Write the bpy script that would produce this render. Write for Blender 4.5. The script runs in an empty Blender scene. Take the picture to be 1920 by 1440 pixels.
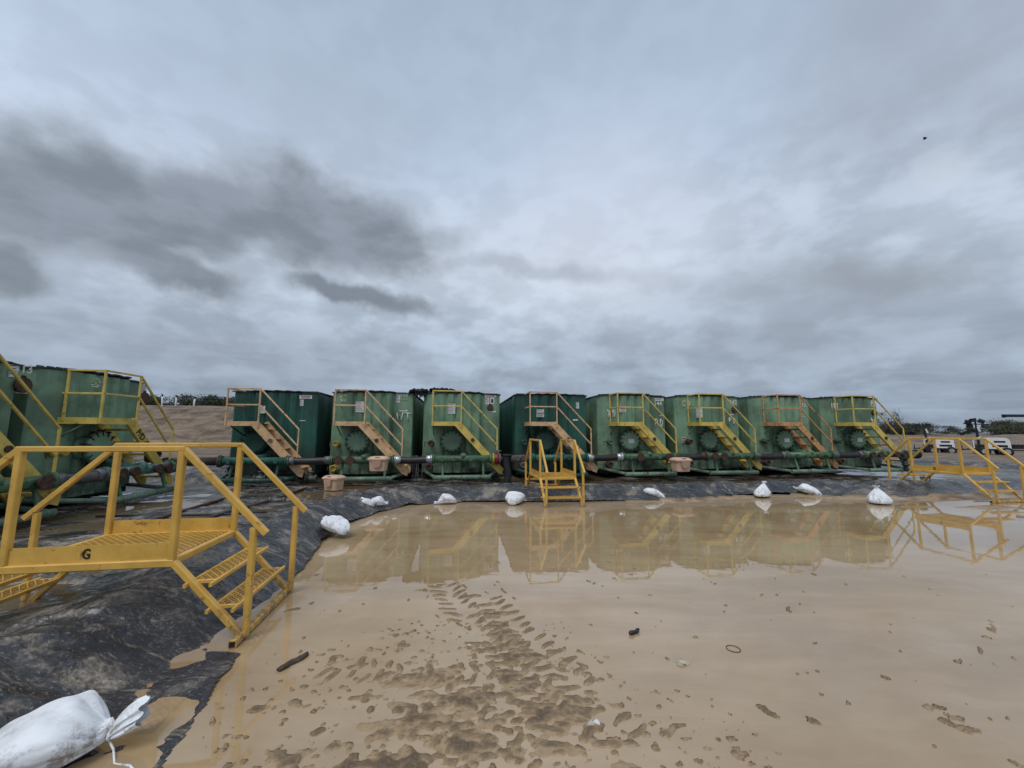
import bpy, math, random
import numpy as np
from mathutils import Vector, Matrix
R = math.radians
rnd = random.Random(7)
sc = bpy.context.scene
col = sc.collection

# ------------------------------------------------------------------ camera model
F_PX, HZ, ROLL, CZ = 735.0, 808.0, R(0.25), 1.54
TH = math.atan((HZ - 720) / F_PX)

def ray(u, v):
    x = (u - 960) / F_PX; y = -(v - 720) / F_PX
    c, s = math.cos(ROLL), math.sin(ROLL)
    x, y = x * c - y * s, x * s + y * c
    return Vector((x, math.cos(TH) - y * math.sin(TH), math.sin(TH) + y * math.cos(TH)))

def ground_at(u, v, z=0.0):
    d = ray(u, v); t = (z - CZ) / d.z
    return Vector((d.x * t, d.y * t, z))

def at(u, v, Y):
    d = ray(u, v); t = Y / d.y
    return Vector((d.x * t, Y, CZ + d.z * t))

# ------------------------------------------------------------------ numpy noise
def _hash(ix, iy, seed):
    h = (ix.astype(np.int64) * 374761393 + iy.astype(np.int64) * 668265263 + seed * 1442695041) & 0xffffffff
    h = ((h ^ (h >> 13)) * 1274126177) & 0xffffffff
    h = (h ^ (h >> 16)) & 0xffffffff
    return h.astype(np.float64) / 4294967295.0

def vnoise(x, y, seed=0):
    ix = np.floor(x); iy = np.floor(y); fx = x - ix; fy = y - iy
    fx = fx * fx * fx * (fx * (fx * 6 - 15) + 10); fy = fy * fy * fy * (fy * (fy * 6 - 15) + 10)
    a = _hash(ix, iy, seed); b = _hash(ix + 1, iy, seed)
    c = _hash(ix, iy + 1, seed); d = _hash(ix + 1, iy + 1, seed)
    return (a * (1 - fx) + b * fx) * (1 - fy) + (c * (1 - fx) + d * fx) * fy

def fbm(x, y, seed=0, octv=4, gain=0.5):
    s = 0; a = 1.0; n = 0
    for i in range(octv):
        s = s + a * vnoise(x * 2 ** i + 17.3 * i, y * 2 ** i - 9.1 * i, seed + i); n += a; a *= gain
    return s / n

def sstep(a, b, x):
    t = np.clip((x - a) / (b - a), 0, 1); return t * t * (3 - 2 * t)

# ------------------------------------------------------------------ materials
def lin(c):
    return tuple(((v / 255) / 12.92 if v / 255 <= .04045 else ((v / 255 + .055) / 1.055) ** 2.4) for v in c) + (1,)

class NT:
    def __init__(s, tree): s.t = tree
    def n(s, typ, **kw):
        nd = s.t.nodes.new(typ)
        for k, v in kw.items(): setattr(nd, k, v)
        return nd
    def l(s, a, b): s.t.links.new(a, b)
    def val(s, sock, v):
        if hasattr(v, 'is_output'): s.l(v, sock)
        else: sock.default_value = v
    def math(s, op, a, b=0.0, c=0.0, clamp=False):
        nd = s.n('ShaderNodeMath', operation=op, use_clamp=clamp)
        s.val(nd.inputs[0], a); s.val(nd.inputs[1], b); s.val(nd.inputs[2], c)
        return nd.outputs[0]
    def mix(s, f, a, b, bt='MIX'):
        nd = s.n('ShaderNodeMix', data_type='RGBA', blend_type=bt)
        s.val(nd.inputs[0], f); s.val(nd.inputs[6], a); s.val(nd.inputs[7], b)
        return nd.outputs[2]
    def mr(s, v, a, b, c=0.0, d=1.0, smooth=True):
        nd = s.n('ShaderNodeMapRange', interpolation_type='SMOOTHSTEP' if smooth else 'LINEAR')
        s.val(nd.inputs[0], v)
        for i, q in enumerate((a, b, c, d)): s.val(nd.inputs[i + 1], q)
        return nd.outputs[0]
    def noise(s, vec, scale, detail=4, rough=.55, dist=0, dim='3D'):
        nd = s.n('ShaderNodeTexNoise', noise_dimensions=dim)
        if vec is not None: s.l(vec, nd.inputs['Vector'])
        nd.inputs['Scale'].default_value = scale; nd.inputs['Detail'].default_value = detail
        nd.inputs['Roughness'].default_value = rough; nd.inputs['Distortion'].default_value = dist
        return nd.outputs[0]
    def mapping(s, vec, loc=(0, 0, 0), rot=(0, 0, 0), scale=(1, 1, 1)):
        nd = s.n('ShaderNodeMapping'); s.l(vec, nd.inputs[0])
        nd.inputs[1].default_value = loc; nd.inputs[2].default_value = rot; nd.inputs[3].default_value = scale
        return nd.outputs[0]

def new_mat(name):
    m = bpy.data.materials.new(name); m.use_nodes = True
    t = NT(m.node_tree); b = m.node_tree.nodes['Principled BSDF']
    return m, t, b

def bump(t, b, h, strength=.3, dist=.01):
    nd = t.n('ShaderNodeBump'); nd.inputs['Strength'].default_value = strength
    nd.inputs['Distance'].default_value = dist; t.l(h, nd.inputs['Height']); t.l(nd.outputs[0], b.inputs['Normal'])

def obj_vec(t):
    """object coordinates shifted per object so copies do not repeat"""
    tc = t.n('ShaderNodeTexCoord'); oi = t.n('ShaderNodeObjectInfo')
    ad = t.n('ShaderNodeVectorMath', operation='ADD')
    sc_ = t.n('ShaderNodeVectorMath', operation='SCALE'); sc_.inputs[0].default_value = (37., 91., 13.)
    t.l(oi.outputs['Random'], sc_.inputs['Scale'])
    t.l(tc.outputs['Object'], ad.inputs[0]); t.l(sc_.outputs[0], ad.inputs[1])
    return ad.outputs[0]

def simple(name, c, rough=.5, metal=0, var=.25, scale=6, dirt=None, dirt_amt=.3, bumps=0, splash=0):
    m, t, b = new_mat(name)
    v = obj_vec(t)
    n = t.noise(v, scale, 6)
    dark = tuple(x * (1 - var) for x in c[:3]) + (1,); lite = tuple(min(1, x * (1 + var)) for x in c[:3]) + (1,)
    cc = t.mix(t.mr(n, .3, .7), dark, lite)
    if dirt:
        n2 = t.noise(v, scale * 2.3, 8, .65)
        cc = t.mix(t.mr(n2, 1 - dirt_amt - .07, 1 - dirt_amt + .05), cc, dirt)
    if splash:
        tc = t.n('ShaderNodeTexCoord'); z = t.n('ShaderNodeSeparateXYZ'); t.l(tc.outputs['Object'], z.inputs[0])
        sp = t.math('MULTIPLY', t.mr(z.outputs[2], splash, splash * .05), t.mr(t.noise(v, 16, 8, .75), .40, .56))
        cc = t.mix(t.math('MULTIPLY', sp, .85), cc, (.20, .14, .085, 1))
    t.l(cc, b.inputs['Base Color'])
    b.inputs['Metallic'].default_value = metal
    t.l(t.mr(n, .2, .8, max(0.02, rough - .1), min(1, rough + .12)), b.inputs['Roughness'])
    if bumps: bump(t, b, t.noise(v, 60, 4), bumps, .003)
    return m

def paint(name, c, rust=(.09, .035, .018, 1), rust_amt=.3, streak=.35, rough=.45, low_dirt=True):
    """weathered tank paint: faded blotches, vertical streaks, rust spots, mud splash near the base"""
    m, t, b = new_mat(name)
    v = obj_vec(t)
    n1 = t.noise(v, 1.1, 6, .6)
    st = t.noise(t.mapping(v, scale=(9, 9, .5)), 1.0, 6, .65)
    fine = t.noise(v, 22, 6, .7)
    oi = t.n('ShaderNodeObjectInfo'); rb = t.math('MULTIPLY_ADD', oi.outputs['Random'], .34, .83)
    cb = t.n('ShaderNodeCombineColor'); [t.l(rb, cb.inputs[k]) for k in range(3)]
    dark = tuple(x * .58 for x in c) + (1,); lite = tuple(x * 1.25 for x in c) + (1,)
    cc = t.mix(t.mr(n1, .34, .64), dark, lite)
    cc = t.mix(1.0, cc, cb.outputs[0], 'MULTIPLY')
    cc = t.mix(t.math('MULTIPLY', t.mr(st, .48, .66), streak * 1.05), cc, tuple(x * .38 for x in c) + (1,))
    st2 = t.noise(t.mapping(v, loc=(5, 3, 1), scale=(14, 14, .7)), 1.0, 5, .6)
    cc = t.mix(t.math('MULTIPLY', t.mr(st2, .55, .68), streak * .6), cc, (.30, .33, .30, 1))
    rs = t.math('MULTIPLY', t.mr(t.noise(v, 5, 9, .72), .565, .64), rust_amt)
    cc = t.mix(rs, cc, rust)
    if low_dirt:
        z = t.n('ShaderNodeSeparateXYZ'); tc = t.n('ShaderNodeTexCoord'); t.l(tc.outputs['Object'], z.inputs[0])
        lo = t.math('MULTIPLY', t.mr(z.outputs[2], 1.25, .2), t.mr(t.noise(v, 3, 8, .7), .36, .56))
        cc = t.mix(t.math('MULTIPLY', lo, .75), cc, (.045, .040, .030, 1))
    t.l(cc, b.inputs['Base Color'])
    t.l(t.mr(fine, .2, .8, rough - .08, rough + .18), b.inputs['Roughness'])
    bump(t, b, t.math('ADD', fine, t.math('MULTIPLY', n1, 3.0)), .12, .006)
    return m

def soft_weave(name, c):
    m, t, b = new_mat(name)
    v = obj_vec(t)
    h = t.noise(t.mapping(v, scale=(1, 1, 1)), 160, 2, .5)
    n = t.noise(v, 5, 7, .65)
    cc = t.mix(t.mr(n, .35, .7), tuple(x * .86 for x in c[:3]) + (1,), c)
    z = t.n('ShaderNodeSeparateXYZ'); tc = t.n('ShaderNodeTexCoord'); t.l(tc.outputs['Object'], z.inputs[0])
    d = t.math('MULTIPLY', t.mr(z.outputs[2], .27, .05), t.mr(t.noise(v, 9, 9, .78), .50, .60))
    cc = t.mix(t.math('MULTIPLY', d, .8), cc, (.16, .115, .08, 1))
    t.l(cc, b.inputs['Base Color']); b.inputs['Roughness'].default_value = .62
    bump(t, b, t.math('ADD', t.math('MULTIPLY', h, .35), t.noise(v, 18, 5, .6)), .35, .008)
    return m

M = {}
M['green'] = paint('green tank paint', (.162, .272, .174))
M['dgreen'] = paint('dark green tank paint', (.014, .082, .060), streak=.25, rust_amt=.15)
M['pipe_green'] = paint('pipe green paint', (.070, .150, .075), rust_amt=.85, low_dirt=False)
M['pipe_dgreen'] = paint('dark green pipe paint', (.016, .09, .066), rust_amt=.3, low_dirt=False)
M['pipe_pale'] = paint('pale green pipe paint', (.15, .235, .172), rust_amt=1., low_dirt=False)
M['pipe_blue'] = simple('pale blue painted pipe', (.17, .33, .37, 1), .5, 0, .2, 7, (.06, .14, .09, 1), .55)
M['yellow'] = simple('stair yellow paint', (.62, .46, .11, 1), .42, 0, .16, 5, (.15, .085, .03, 1), .36, .08)
M['stile'] = simple('stile yellow paint', (.66, .39, .078, 1), .38, 0, .12, 6, (.24, .13, .04, 1), .345, .1, .34)
M['tan'] = simple('stair tan paint', (.66, .42, .225, 1), .5, 0, .15, 5, (.19, .09, .04, 1), .38, .08)
M['orange'] = simple('stair orange paint', (.56, .30, .125, 1), .5, 0, .18, 5, (.15, .065, .03, 1), .40, .08)
M['roofm'] = simple('dark roof edge steel', (.022, .03, .028, 1), .6)
M['skid'] = simple('skid steel', (.012, .016, .013, 1), .7)
M['rust'] = simple('rusted iron', (.075, .036, .024, 1), .75, 0, .45, 12, (.03, .018, .014, 1), .4, .3)
M['rustpipe'] = simple('rusty brown pipe', (.06, .034, .026, 1), .55, 0, .4, 6, (.02, .014, .012, 1), .4, .2)
M['black'] = simple('black rubber', (.017, .017, .018, 1), .5, 0, .4, 5, (.07, .06, .05, 1), .26, .15)
M['blackpaint'] = simple('black stencil paint', (.012, .011, .010, 1), .6)
M['mat'] = simple('tattered black rubber', (.007, .007, .007, 1), .75, 0, .3, 5)
M['greyhose'] = simple('worn grey hose', (.075, .068, .066, 1), .65, 0, .4, 5, (.02, .02, .02, 1), .4, .2)
M['brownhose'] = simple('dark brown hose', (.022, .012, .011, 1), .4)
M['steel'] = simple('bright ferrule steel', (.55, .56, .57, 1), .34, .85, .15, 9, (.2, .18, .15, 1), .25)
M['dullsteel'] = simple('dull grey steel', (.16, .16, .16, 1), .5, .5, .3, 9, (.06, .045, .035, 1), .35)
M['valveyellow'] = simple('valve yellow', (.42, .30, .05, 1), .5, 0, .2, 8, (.06, .05, .03, 1), .35)
M['red'] = simple('valve red', (.20, .016, .018, 1), .42, 0, .25, 9)
M['label'] = simple('white sticker', (.60, .61, .60, 1), .5, 0, .08, 8, (.33, .34, .31, 1), .25)
M['print'] = simple('grey sticker print', (.13, .13, .14, 1), .6)
M['redprint'] = simple('red sticker print', (.34, .10, .08, 1), .6)
M['whitepaint'] = simple('white hand paint', (.62, .66, .62, 1), .55, 0, .12, 12)
M['dimpaint'] = simple('faded stencil paint', (.30, .36, .25, 1), .55, 0, .2, 12)
M['limepaint'] = simple('lime logo paint', (.24, .38, .07, 1), .55)
M['bag'] = soft_weave('white woven plastic', (.84, .86, .89, 1))
M['tub'] = simple('cream plastic tub', (.60, .40, .275, 1), .45, 0, .09, 4, (.30, .19, .12, 1), .26, .06)
M['white'] = simple('white cabinet paint', (.74, .75, .75, 1), .35, 0, .05, 4, (.5, .47, .42, 1), .2)
M['towerblack'] = simple('black mast steel', (.010, .010, .011, 1), .5)
M['lens'] = simple('dark lamp glass', (.05, .055, .06, 1), .15)
M['tyre'] = simple('tyre rubber', (.014, .013, .012, 1), .8)
M['rim'] = simple('wheel rim', (.34, .34, .34, 1), .5)
M['navy'] = simple('navy boom paint', (.006, .007, .022, 1), .5)
M['postwhite'] = simple('white post paint', (.68, .68, .66, 1), .6)
M['stone'] = simple('pale stone', (.42, .37, .29, 1), .8, 0, .25, 14, (.16, .12, .08, 1), .42, .4)
M['wood'] = simple('wet dark wood', (.055, .035, .022, 1), .6, 0, .4, 22, (.02, .014, .01, 1), .4, .4)
M['bird'] = simple('bird grey', (.035, .035, .04, 1), .7)
M['bark'] = simple('mesquite bark', (.06, .045, .035, 1), .85)

def leaf_mat(name, a, b_):
    m, t, b = new_mat(name)
    tc = t.n('ShaderNodeTexCoord'); gi = t.n('ShaderNodeNewGeometry')
    f = t.math('MULTIPLY_ADD', gi.outputs['Random Per Island'], .6, t.math('MULTIPLY', t.mr(t.noise(tc.outputs['Object'], .9, 3), .3, .7), .4))
    t.l(t.mix(f, a, b_), b.inputs['Base Color']); b.inputs['Roughness'].default_value = .65
    return m
M['leaf'] = leaf_mat('mesquite leaves', (.020, .032, .014, 1), (.065, .085, .036, 1))
M['leafdry'] = leaf_mat('dry shrub leaves', (.045, .045, .022, 1), (.10, .095, .05, 1))

# --- terrain materials
def mud_mat():
    m, t, b = new_mat('mud and dirt')
    g = t.n('ShaderNodeNewGeometry'); p = g.outputs['Position']
    at_ = t.n('ShaderNodeAttribute', attribute_name='wet')
    n = t.noise(p, 1.3, 8, .65); f = t.noise(p, 26, 8, .7)
    dk = t.n('ShaderNodeAttribute', attribute_name='churn')
    gr = t.noise(p, 70, 5, .7)
    q = t.math('ADD', dk.outputs['Fac'], t.math('MULTIPLY', t.math('SUBTRACT', gr, .5), .9))
    film = t.mix(t.mr(f, .3, .7), (.295, .200, .110, 1), (.395, .280, .166, 1))
    wet = t.mix(t.mr(q, .20, .88), film, t.mix(t.mr(gr, .35, .65), (.098, .067, .041, 1), (.20, .140, .088, 1)))
    band = t.noise(t.mapping(p, scale=(.8, 1.3, 2.0)), 1.0, 12, .76, .6)
    rill = t.noise(t.mapping(p, scale=(.25, 1.2, 3.0)), 1.0, 6, .6)
    band = t.math('MULTIPLY_ADD', rill, .3, t.math('MULTIPLY', band, .7))
    dry = t.mix(t.mr(band, .36, .62), (.070, .047, .030, 1), (.25, .182, .122, 1))
    dry = t.mix(t.math('MULTIPLY', t.mr(n, .5, .72), .6), dry, (.095, .065, .042, 1))
    t.l(t.mix(at_.outputs['Fac'], dry, wet), b.inputs['Base Color'])
    t.l(t.math('MULTIPLY_ADD', t.mr(dk.outputs['Fac'], .0, .5), .45, t.mr(at_.outputs['Fac'], 0, 1, .6, .12)), b.inputs['Roughness']); b.inputs['Specular IOR Level'].default_value = .3
    hb = t.math('ADD', t.math('MULTIPLY', f, .45), band)
    hb = t.math('MULTIPLY', hb, t.math('MAXIMUM', t.math('SUBTRACT', 1.0, at_.outputs['Fac']), t.mr(dk.outputs['Fac'], .0, .6, .06, .8)))
    bump(t, b, hb, .9, .03)
    return m
M['mud'] = mud_mat()

def water_mat(name, c1, c2, bstr=.03):
    m, t, b = new_mat(name)
    g = t.n('ShaderNodeNewGeometry'); p = g.outputs['Position']
    n = t.noise(t.mapping(p, scale=(.32, .6, 1)), 1.0, 6, .55, .8)
    n2 = t.noise(t.mapping(p, rot=(0, 0, .5), scale=(1.2, 4.5, 1)), 1.0, 8, .65, .6)
    f = t.math('ADD', t.math('MULTIPLY', n, .7), t.math('MULTIPLY', n2, .3))
    t.l(t.mix(t.mr(f, .35, .65), c1, c2), b.inputs['Base Color'])
    b.inputs['Roughness'].default_value = .025; b.inputs['IOR'].default_value = 1.80
    r = t.noise(t.mapping(p, scale=(2.2, 3.4, 1)), 1.0, 3, .5)
    r2 = t.noise(t.mapping(p, scale=(14, 9, 1)), 1.0, 3, .5)
    bump(t, b, t.math('MULTIPLY_ADD', r2, .16, r), bstr, .03)
    return m
M['water'] = water_mat('muddy water', (.315, .212, .112, 1), (.450, .322, .190, 1))
M['padwater'] = water_mat('brown pad water', (.130, .090, .055, 1), (.19, .135, .085, 1), .02)

def liner_mat():
    m, t, b = new_mat('black plastic liner')
    g = t.n('ShaderNodeNewGeometry'); p = g.outputs['Position']
    at_ = t.n('ShaderNodeAttribute', attribute_name='pad')
    w = t.n('ShaderNodeVectorMath', operation='ADD')
    nz = t.n('ShaderNodeTexNoise'); nz.inputs['Scale'].default_value = 1.5; nz.inputs['Detail'].default_value = 3; t.l(p, nz.inputs['Vector'])
    sv = t.n('ShaderNodeVectorMath', operation='SCALE'); sv.inputs['Scale'].default_value = .55
    t.l(nz.outputs['Color'], sv.inputs[0]); t.l(p, w.inputs[0]); t.l(sv.outputs[0], w.inputs[1])
    big = t.noise(w.outputs[0], 2.1, 10, .72)
    scr = t.noise(t.mapping(w.outputs[0], rot=(0, 0, .45), scale=(2.2, 13, 7)), 1.0, 9, .75)
    spk = t.noise(p, 42, 6, .7)
    a = t.mr(big, .515, .64); s_ = t.math('MULTIPLY', t.mr(scr, .53, .64), .72); k = t.math('MULTIPLY', t.mr(spk, .56, .66), t.mr(big, .40, .54, .08, .55))
    film = t.math('MAXIMUM', t.math('MAXIMUM', t.math('MULTIPLY', a, t.mr(spk, .25, .6, .35, .95)), s_), k)
    film = t.math('ADD', film, t.math('MULTIPLY', at_.outputs['Fac'], t.mr(big, .42, .60, .02, .45)), clamp=True)
    blk = t.mix(t.mr(big, .3, .6), (.010, .011, .014, 1), (.034, .037, .044, 1))
    tan = t.mix(t.mr(spk, .3, .7), (.17, .135, .10, 1), (.42, .36, .29, 1))
    t.l(t.mix(t.math('MULTIPLY', film, .88), blk, tan), b.inputs['Base Color'])
    t.l(t.mr(film, 0, 1, .24, .68), b.inputs['Roughness'])
    wr0 = t.noise(t.mapping(w.outputs[0], rot=(0, 0, .35), scale=(3, 9, 5)), 1.0, 4, .5)
    wr = t.math('POWER', t.math('SUBTRACT', 1.0, t.math('ABSOLUTE', t.math('MULTIPLY_ADD', wr0, 4.0, -2.0))), 4.0)
    wr = t.math('MAXIMUM', wr, 0.0)
    bump(t, b, t.math('MULTIPLY_ADD', spk, .25, wr), .28, .025)
    return m
M['liner'] = liner_mat()

# ------------------------------------------------------------------ mesh builder
class MB:
    def __init__(s): s.v = []; s.f = []; s.sm = []
    def add(s, vs, fs, sm=False):
        o = len(s.v); s.v += [tuple(p) for p in vs]
        s.f += [tuple(i + o for i in f) for f in fs]; s.sm += [sm] * len(fs); return s
    def box(s, c, d, rot=None):
        c = Vector(c); hx, hy, hz = d[0] / 2, d[1] / 2, d[2] / 2
        vs = [Vector((x, y, z)) for x in (-hx, hx) for y in (-hy, hy) for z in (-hz, hz)]
        if rot is not None: vs = [rot @ p for p in vs]
        return s.add([p + c for p in vs], [(0, 1, 3, 2), (4, 6, 7, 5), (0, 4, 5, 1), (2, 3, 7, 6), (0, 2, 6, 4), (1, 5, 7, 3)])
    def beam(s, p0, p1, w, h=None, up=(0, 0, 1)):
        h = w if h is None else h
        p0, p1 = Vector(p0), Vector(p1); d = (p1 - p0); L = d.length; d.normalize(); up = Vector(up)
        x = d.cross(up)
        if x.length < 1e-4: x = d.cross(Vector((0, 1, 0)))
        x.normalize(); z = x.cross(d)
        b = min(w, h) * .14
        ring = [(-w / 2 + b, -h / 2), (w / 2 - b, -h / 2), (w / 2, -h / 2 + b), (w / 2, h / 2 - b), (w / 2 - b, h / 2), (-w / 2 + b, h / 2), (-w / 2, h / 2 - b), (-w / 2, -h / 2 + b)]
        vs = [p + x * a + z * c for p in (p0, p1) for a, c in ring]; n = 8
        fs = [(i, (i + 1) % n, n + (i + 1) % n, n + i) for i in range(n)] + [tuple(range(n - 1, -1, -1)), tuple(range(n, 2 * n))]
        return s.add(vs, fs)
    def tube(s, pts, r, n=10, caps=True, sm=True, jit=None):
        pts = [Vector(p) for p in pts]; k = len(pts)
        rs = r if isinstance(r, (list, tuple)) else [r] * k
        tang = []
        for i in range(k):
            a = pts[max(i - 1, 0)]; b = pts[min(i + 1, k - 1)]; d = b - a
            if d.length < 1e-7: d = tang[-1].copy() if tang else Vector((0, 0, 1))
            tang.append(d.normalized())
        u = tang[0].orthogonal().normalized(); vs = []
        for i in range(k):
            u = (u - tang[i] * u.dot(tang[i]))
            if u.length < 1e-6: u = tang[i].orthogonal()
            u.normalize(); w = tang[i].cross(u)
            for j in range(n):
                a = 2 * math.pi * j / n
                rr = rs[i] * (1 + (jit(i, j) if jit else 0))
                vs.append(pts[i] + u * math.cos(a) * rr + w * math.sin(a) * rr)
        fs = [(i * n + j, i * n + (j + 1) % n, (i + 1) * n + (j + 1) % n, (i + 1) * n + j) for i in range(k - 1) for j in range(n)]
        s.add(vs, fs, sm)
        if caps:
            o = len(s.v) - len(vs)
            s.f.append(tuple(o + j for j in range(n - 1, -1, -1))); s.sm.append(False)
            s.f.append(tuple(o + (k - 1) * n + j for j in range(n))); s.sm.append(False)
        return s
    def cyl(s, p0, p1, r, n=16, r2=None):
        p0, p1 = Vector(p0), Vector(p1); r2 = r if r2 is None else r2
        return s.tube([p0, p1], [r, r2], n)
    def flange(s, c, axis, r, th, n=18, bolts=8, br=None):
        c = Vector(c); ax = Vector(axis).normalized()
        s.cyl(c - ax * th / 2, c + ax * th / 2, r, n)
        if bolts:
            u = ax.orthogonal().normalized(); w = ax.cross(u); br = br or r * .1
            for i in range(bolts):
                a = 2 * math.pi * (i + .5) / bolts; q = c + (u * math.cos(a) + w * math.sin(a)) * r * .82
                s.cyl(q - ax * (th / 2 + .014), q + ax * (th / 2 + .014), br, 6)
        return s
    def build(s, name, mat, parent=None, loc=None, edge=None):
        me = bpy.data.meshes.new(name); me.from_pydata(s.v, [], s.f); me.validate(clean_customdata=False)
        if len(me.polygons) == len(s.sm): me.polygons.foreach_set('use_smooth', s.sm)
        me.materials.append(M[mat] if isinstance(mat, str) else mat)
        me.update()
        o = bpy.data.objects.new(name, me); col.objects.link(o)
        if parent is not None: o.parent = parent
        if loc is not None: o.location = loc
        return o

def tag(o, label=None, cat=None, group=None, kind=None):
    if label: o['label'] = label
    if cat: o['category'] = cat
    if group: o['group'] = group
    if kind: o['kind'] = kind
    return o

def thing(name, label, cat, loc=(0, 0, 0), rz=0., group=None):
    o = bpy.data.objects.new(name, None); o.empty_display_size = .2; col.objects.link(o)
    o.location = loc; o.rotation_euler = (0, 0, rz)
    return tag(o, label, cat, group)

_txt = {}
def text_geo(body, size, bold=0.0):
    k = (body, size, bold)
    if k not in _txt:
        cu = bpy.data.curves.new('lettering', 'FONT'); cu.body = body; cu.size = size
        cu.align_x = 'CENTER'; cu.align_y = 'CENTER'; cu.offset = bold; cu.extrude = .0015; cu.resolution_u = 3
        ob = bpy.data.objects.new('lettering', cu); col.objects.link(ob)
        dg = bpy.context.evaluated_depsgraph_get()
        me = bpy.data.meshes.new_from_object(ob.evaluated_get(dg))
        _txt[k] = ([v.co.copy() for v in me.vertices], [tuple(p.vertices) for p in me.polygons])
        bpy.data.objects.remove(ob); bpy.data.curves.remove(cu); bpy.data.meshes.remove(me)
    return _txt[k]

def text_obj(body, size, mat, parent, origin, xdir, updir=(0, 0, 1), name='lettering', bold=0.0, sx=1.0):
    vs, fs = text_geo(body, size, bold)
    x = Vector(xdir).normalized(); y = Vector(updir).normalized(); z = x.cross(y); o = Vector(origin)
    return MB().add([o + x * (v.x * sx) + y * v.y + z * v.z for v in vs], fs).build(name, mat, parent)

STROKES = {
    'W': [[(-.5, .5), (-.25, -.5), (0, .25), (.25, -.5), (.5, .6)]],
    'T': [[(-.6, .5), (.6, .42)], [(0, .46), (.08, -.6)]],
    'P': [[(-.25, -.6), (-.2, .55)], [(-.2, .55), (.25, .45), (.28, .15), (-.2, -.02)]],
    'D': [[(-.25, -.5), (-.2, .5)], [(-.35, .5), (.2, .35), (.33, 0), (.1, -.42), (-.4, -.5)]],
    'Y': [[(-.35, .5), (0, .05), (.3, .55)], [(0, .05), (-.05, -.6)]],
    'N': [[(-.4, -.6), (-.35, .5), (.3, -.4), (.35, .55)]],
}
def hand_letters(word, w, h, parent, u, z, mat='whitepaint', y=-.014, th=.017):
    mb = MB(); n = len(word)
    for i, ch in enumerate(word):
        cx = u + (i - (n - 1) / 2) * w / n
        for st in STROKES[ch]:
            mb.tube([(cx + a * w / n * .8, y, z + b * h) for a, b in st], th, 6)
    return mb.build('painted_letters', mat, parent)

# ------------------------------------------------------------------ ground
def grow(a, step, end, g):
    out = []; x = a
    while (x < end if step > 0 else x > end):
        step *= g; x += step; out.append(x)
    return out

def grid_mesh(name, xs, ys, Z, mat, keep=None, attrs=None):
    nx, ny = len(xs), len(ys)
    X, Y = np.meshgrid(xs, ys)
    co = np.stack([X, Y, Z], -1).reshape(-1, 3)
    idx = np.arange(nx * ny).reshape(ny, nx)
    q = np.stack([idx[:-1, :-1], idx[:-1, 1:], idx[1:, 1:], idx[1:, :-1]], -1).reshape(-1, 4)
    if keep is not None:
        kk = keep.reshape(-1); q = q[kk[q].all(1)]
        used = np.zeros(nx * ny, bool); used[q.reshape(-1)] = True
        rm = np.cumsum(used) - 1; co = co[used]; q = rm[q]
    me = bpy.data.meshes.new(name)
    me.vertices.add(len(co)); me.vertices.foreach_set('co', co.astype(np.float32).reshape(-1))
    me.loops.add(q.size); me.loops.foreach_set('vertex_index', q.astype(np.int32).reshape(-1))
    me.polygons.add(len(q)); me.polygons.foreach_set('loop_start', np.arange(0, q.size, 4, dtype=np.int32))
    me.polygons.foreach_set('loop_total', np.full(len(q), 4, np.int32))
    me.polygons.foreach_set('use_smooth', np.ones(len(q), bool))
    me.update(); me.validate()
    for an, arr in (attrs or {}).items():
        a = me.attributes.new(an, 'FLOAT', 'POINT'); d = arr.reshape(-1)
        if keep is not None: d = d[used]
        a.data.foreach_set('value', d.astype(np.float32))
    me.materials.append(M[mat])
    o = bpy.data.objects.new(name, me); col.objects.link(o)
    return o

OUT = [(-1.15, .3), (-1.35, 1.1), (-1.6, 1.99), (-1.84, 2.92), (-2.12, 2.98), (-2.22, 3.3), (-2.24, 4.1), (-2.36, 4.9), (-2.62, 5.6), (-2.72, 6.5),
       (-2.5, 7.6), (-2.15, 8.35), (-1.0, 8.72), (0, 8.78), (1.6, 8.83), (4, 9.2), (5.5, 9.72), (7.2, 9.98), (7.7, 9.6), (8.8, 9.75),
       (9.6, 9.55), (12.6, 10.2), (20, 11.3), (27, 12.0), (20.4, 16.4), (14.8, 20.8), (13.2, 26), (-9.2, 26), (-9.3, 15.3), (-21, 14.2), (-22, -4), (-1.0, -4)]
CREST = [(-2.55, -3), (-2.7, .5), (-2.88, 2.0), (-2.98, 3.2), (-3.02, 4.5), (-3.18, 5.8), (-3.22, 7.2), (-2.85, 8.45), (-1.8, 9.2), (0, 9.33), (1.6, 9.4),
         (4, 9.85), (7, 10.5), (9.5, 10.45), (12.6, 11), (18, 12), (23, 12.9)]
BACKC = [(26, 12.5), (20, 16.0), (14.5, 20.2), (13, 27)]
FOLDC = [(-21, 13.6), (-12, 14.1), (-9.4, 14.5)]

def seg_dist(X, Y, pts):
    best = np.full(X.shape, 1e9)
    for (ax, ay), (bx, by) in zip(pts[:-1], pts[1:]):
        dx, dy = bx - ax, by - ay
        t = np.clip(((X - ax) * dx + (Y - ay) * dy) / (dx * dx + dy * dy), 0, 1)
        best = np.minimum(best, np.hypot(X - ax - t * dx, Y - ay - t * dy))
    return best

def inside(X, Y, poly):
    r = np.zeros(X.shape, bool); n = len(poly)
    for i in range(n):
        (x1, y1), (x2, y2) = poly[i], poly[(i + 1) % n]
        if y1 == y2: continue
        c = ((y1 > Y) != (y2 > Y)) & (X < (x2 - x1) * (Y - y1) / (y2 - y1) + x1)
        r ^= c
    return r

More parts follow.
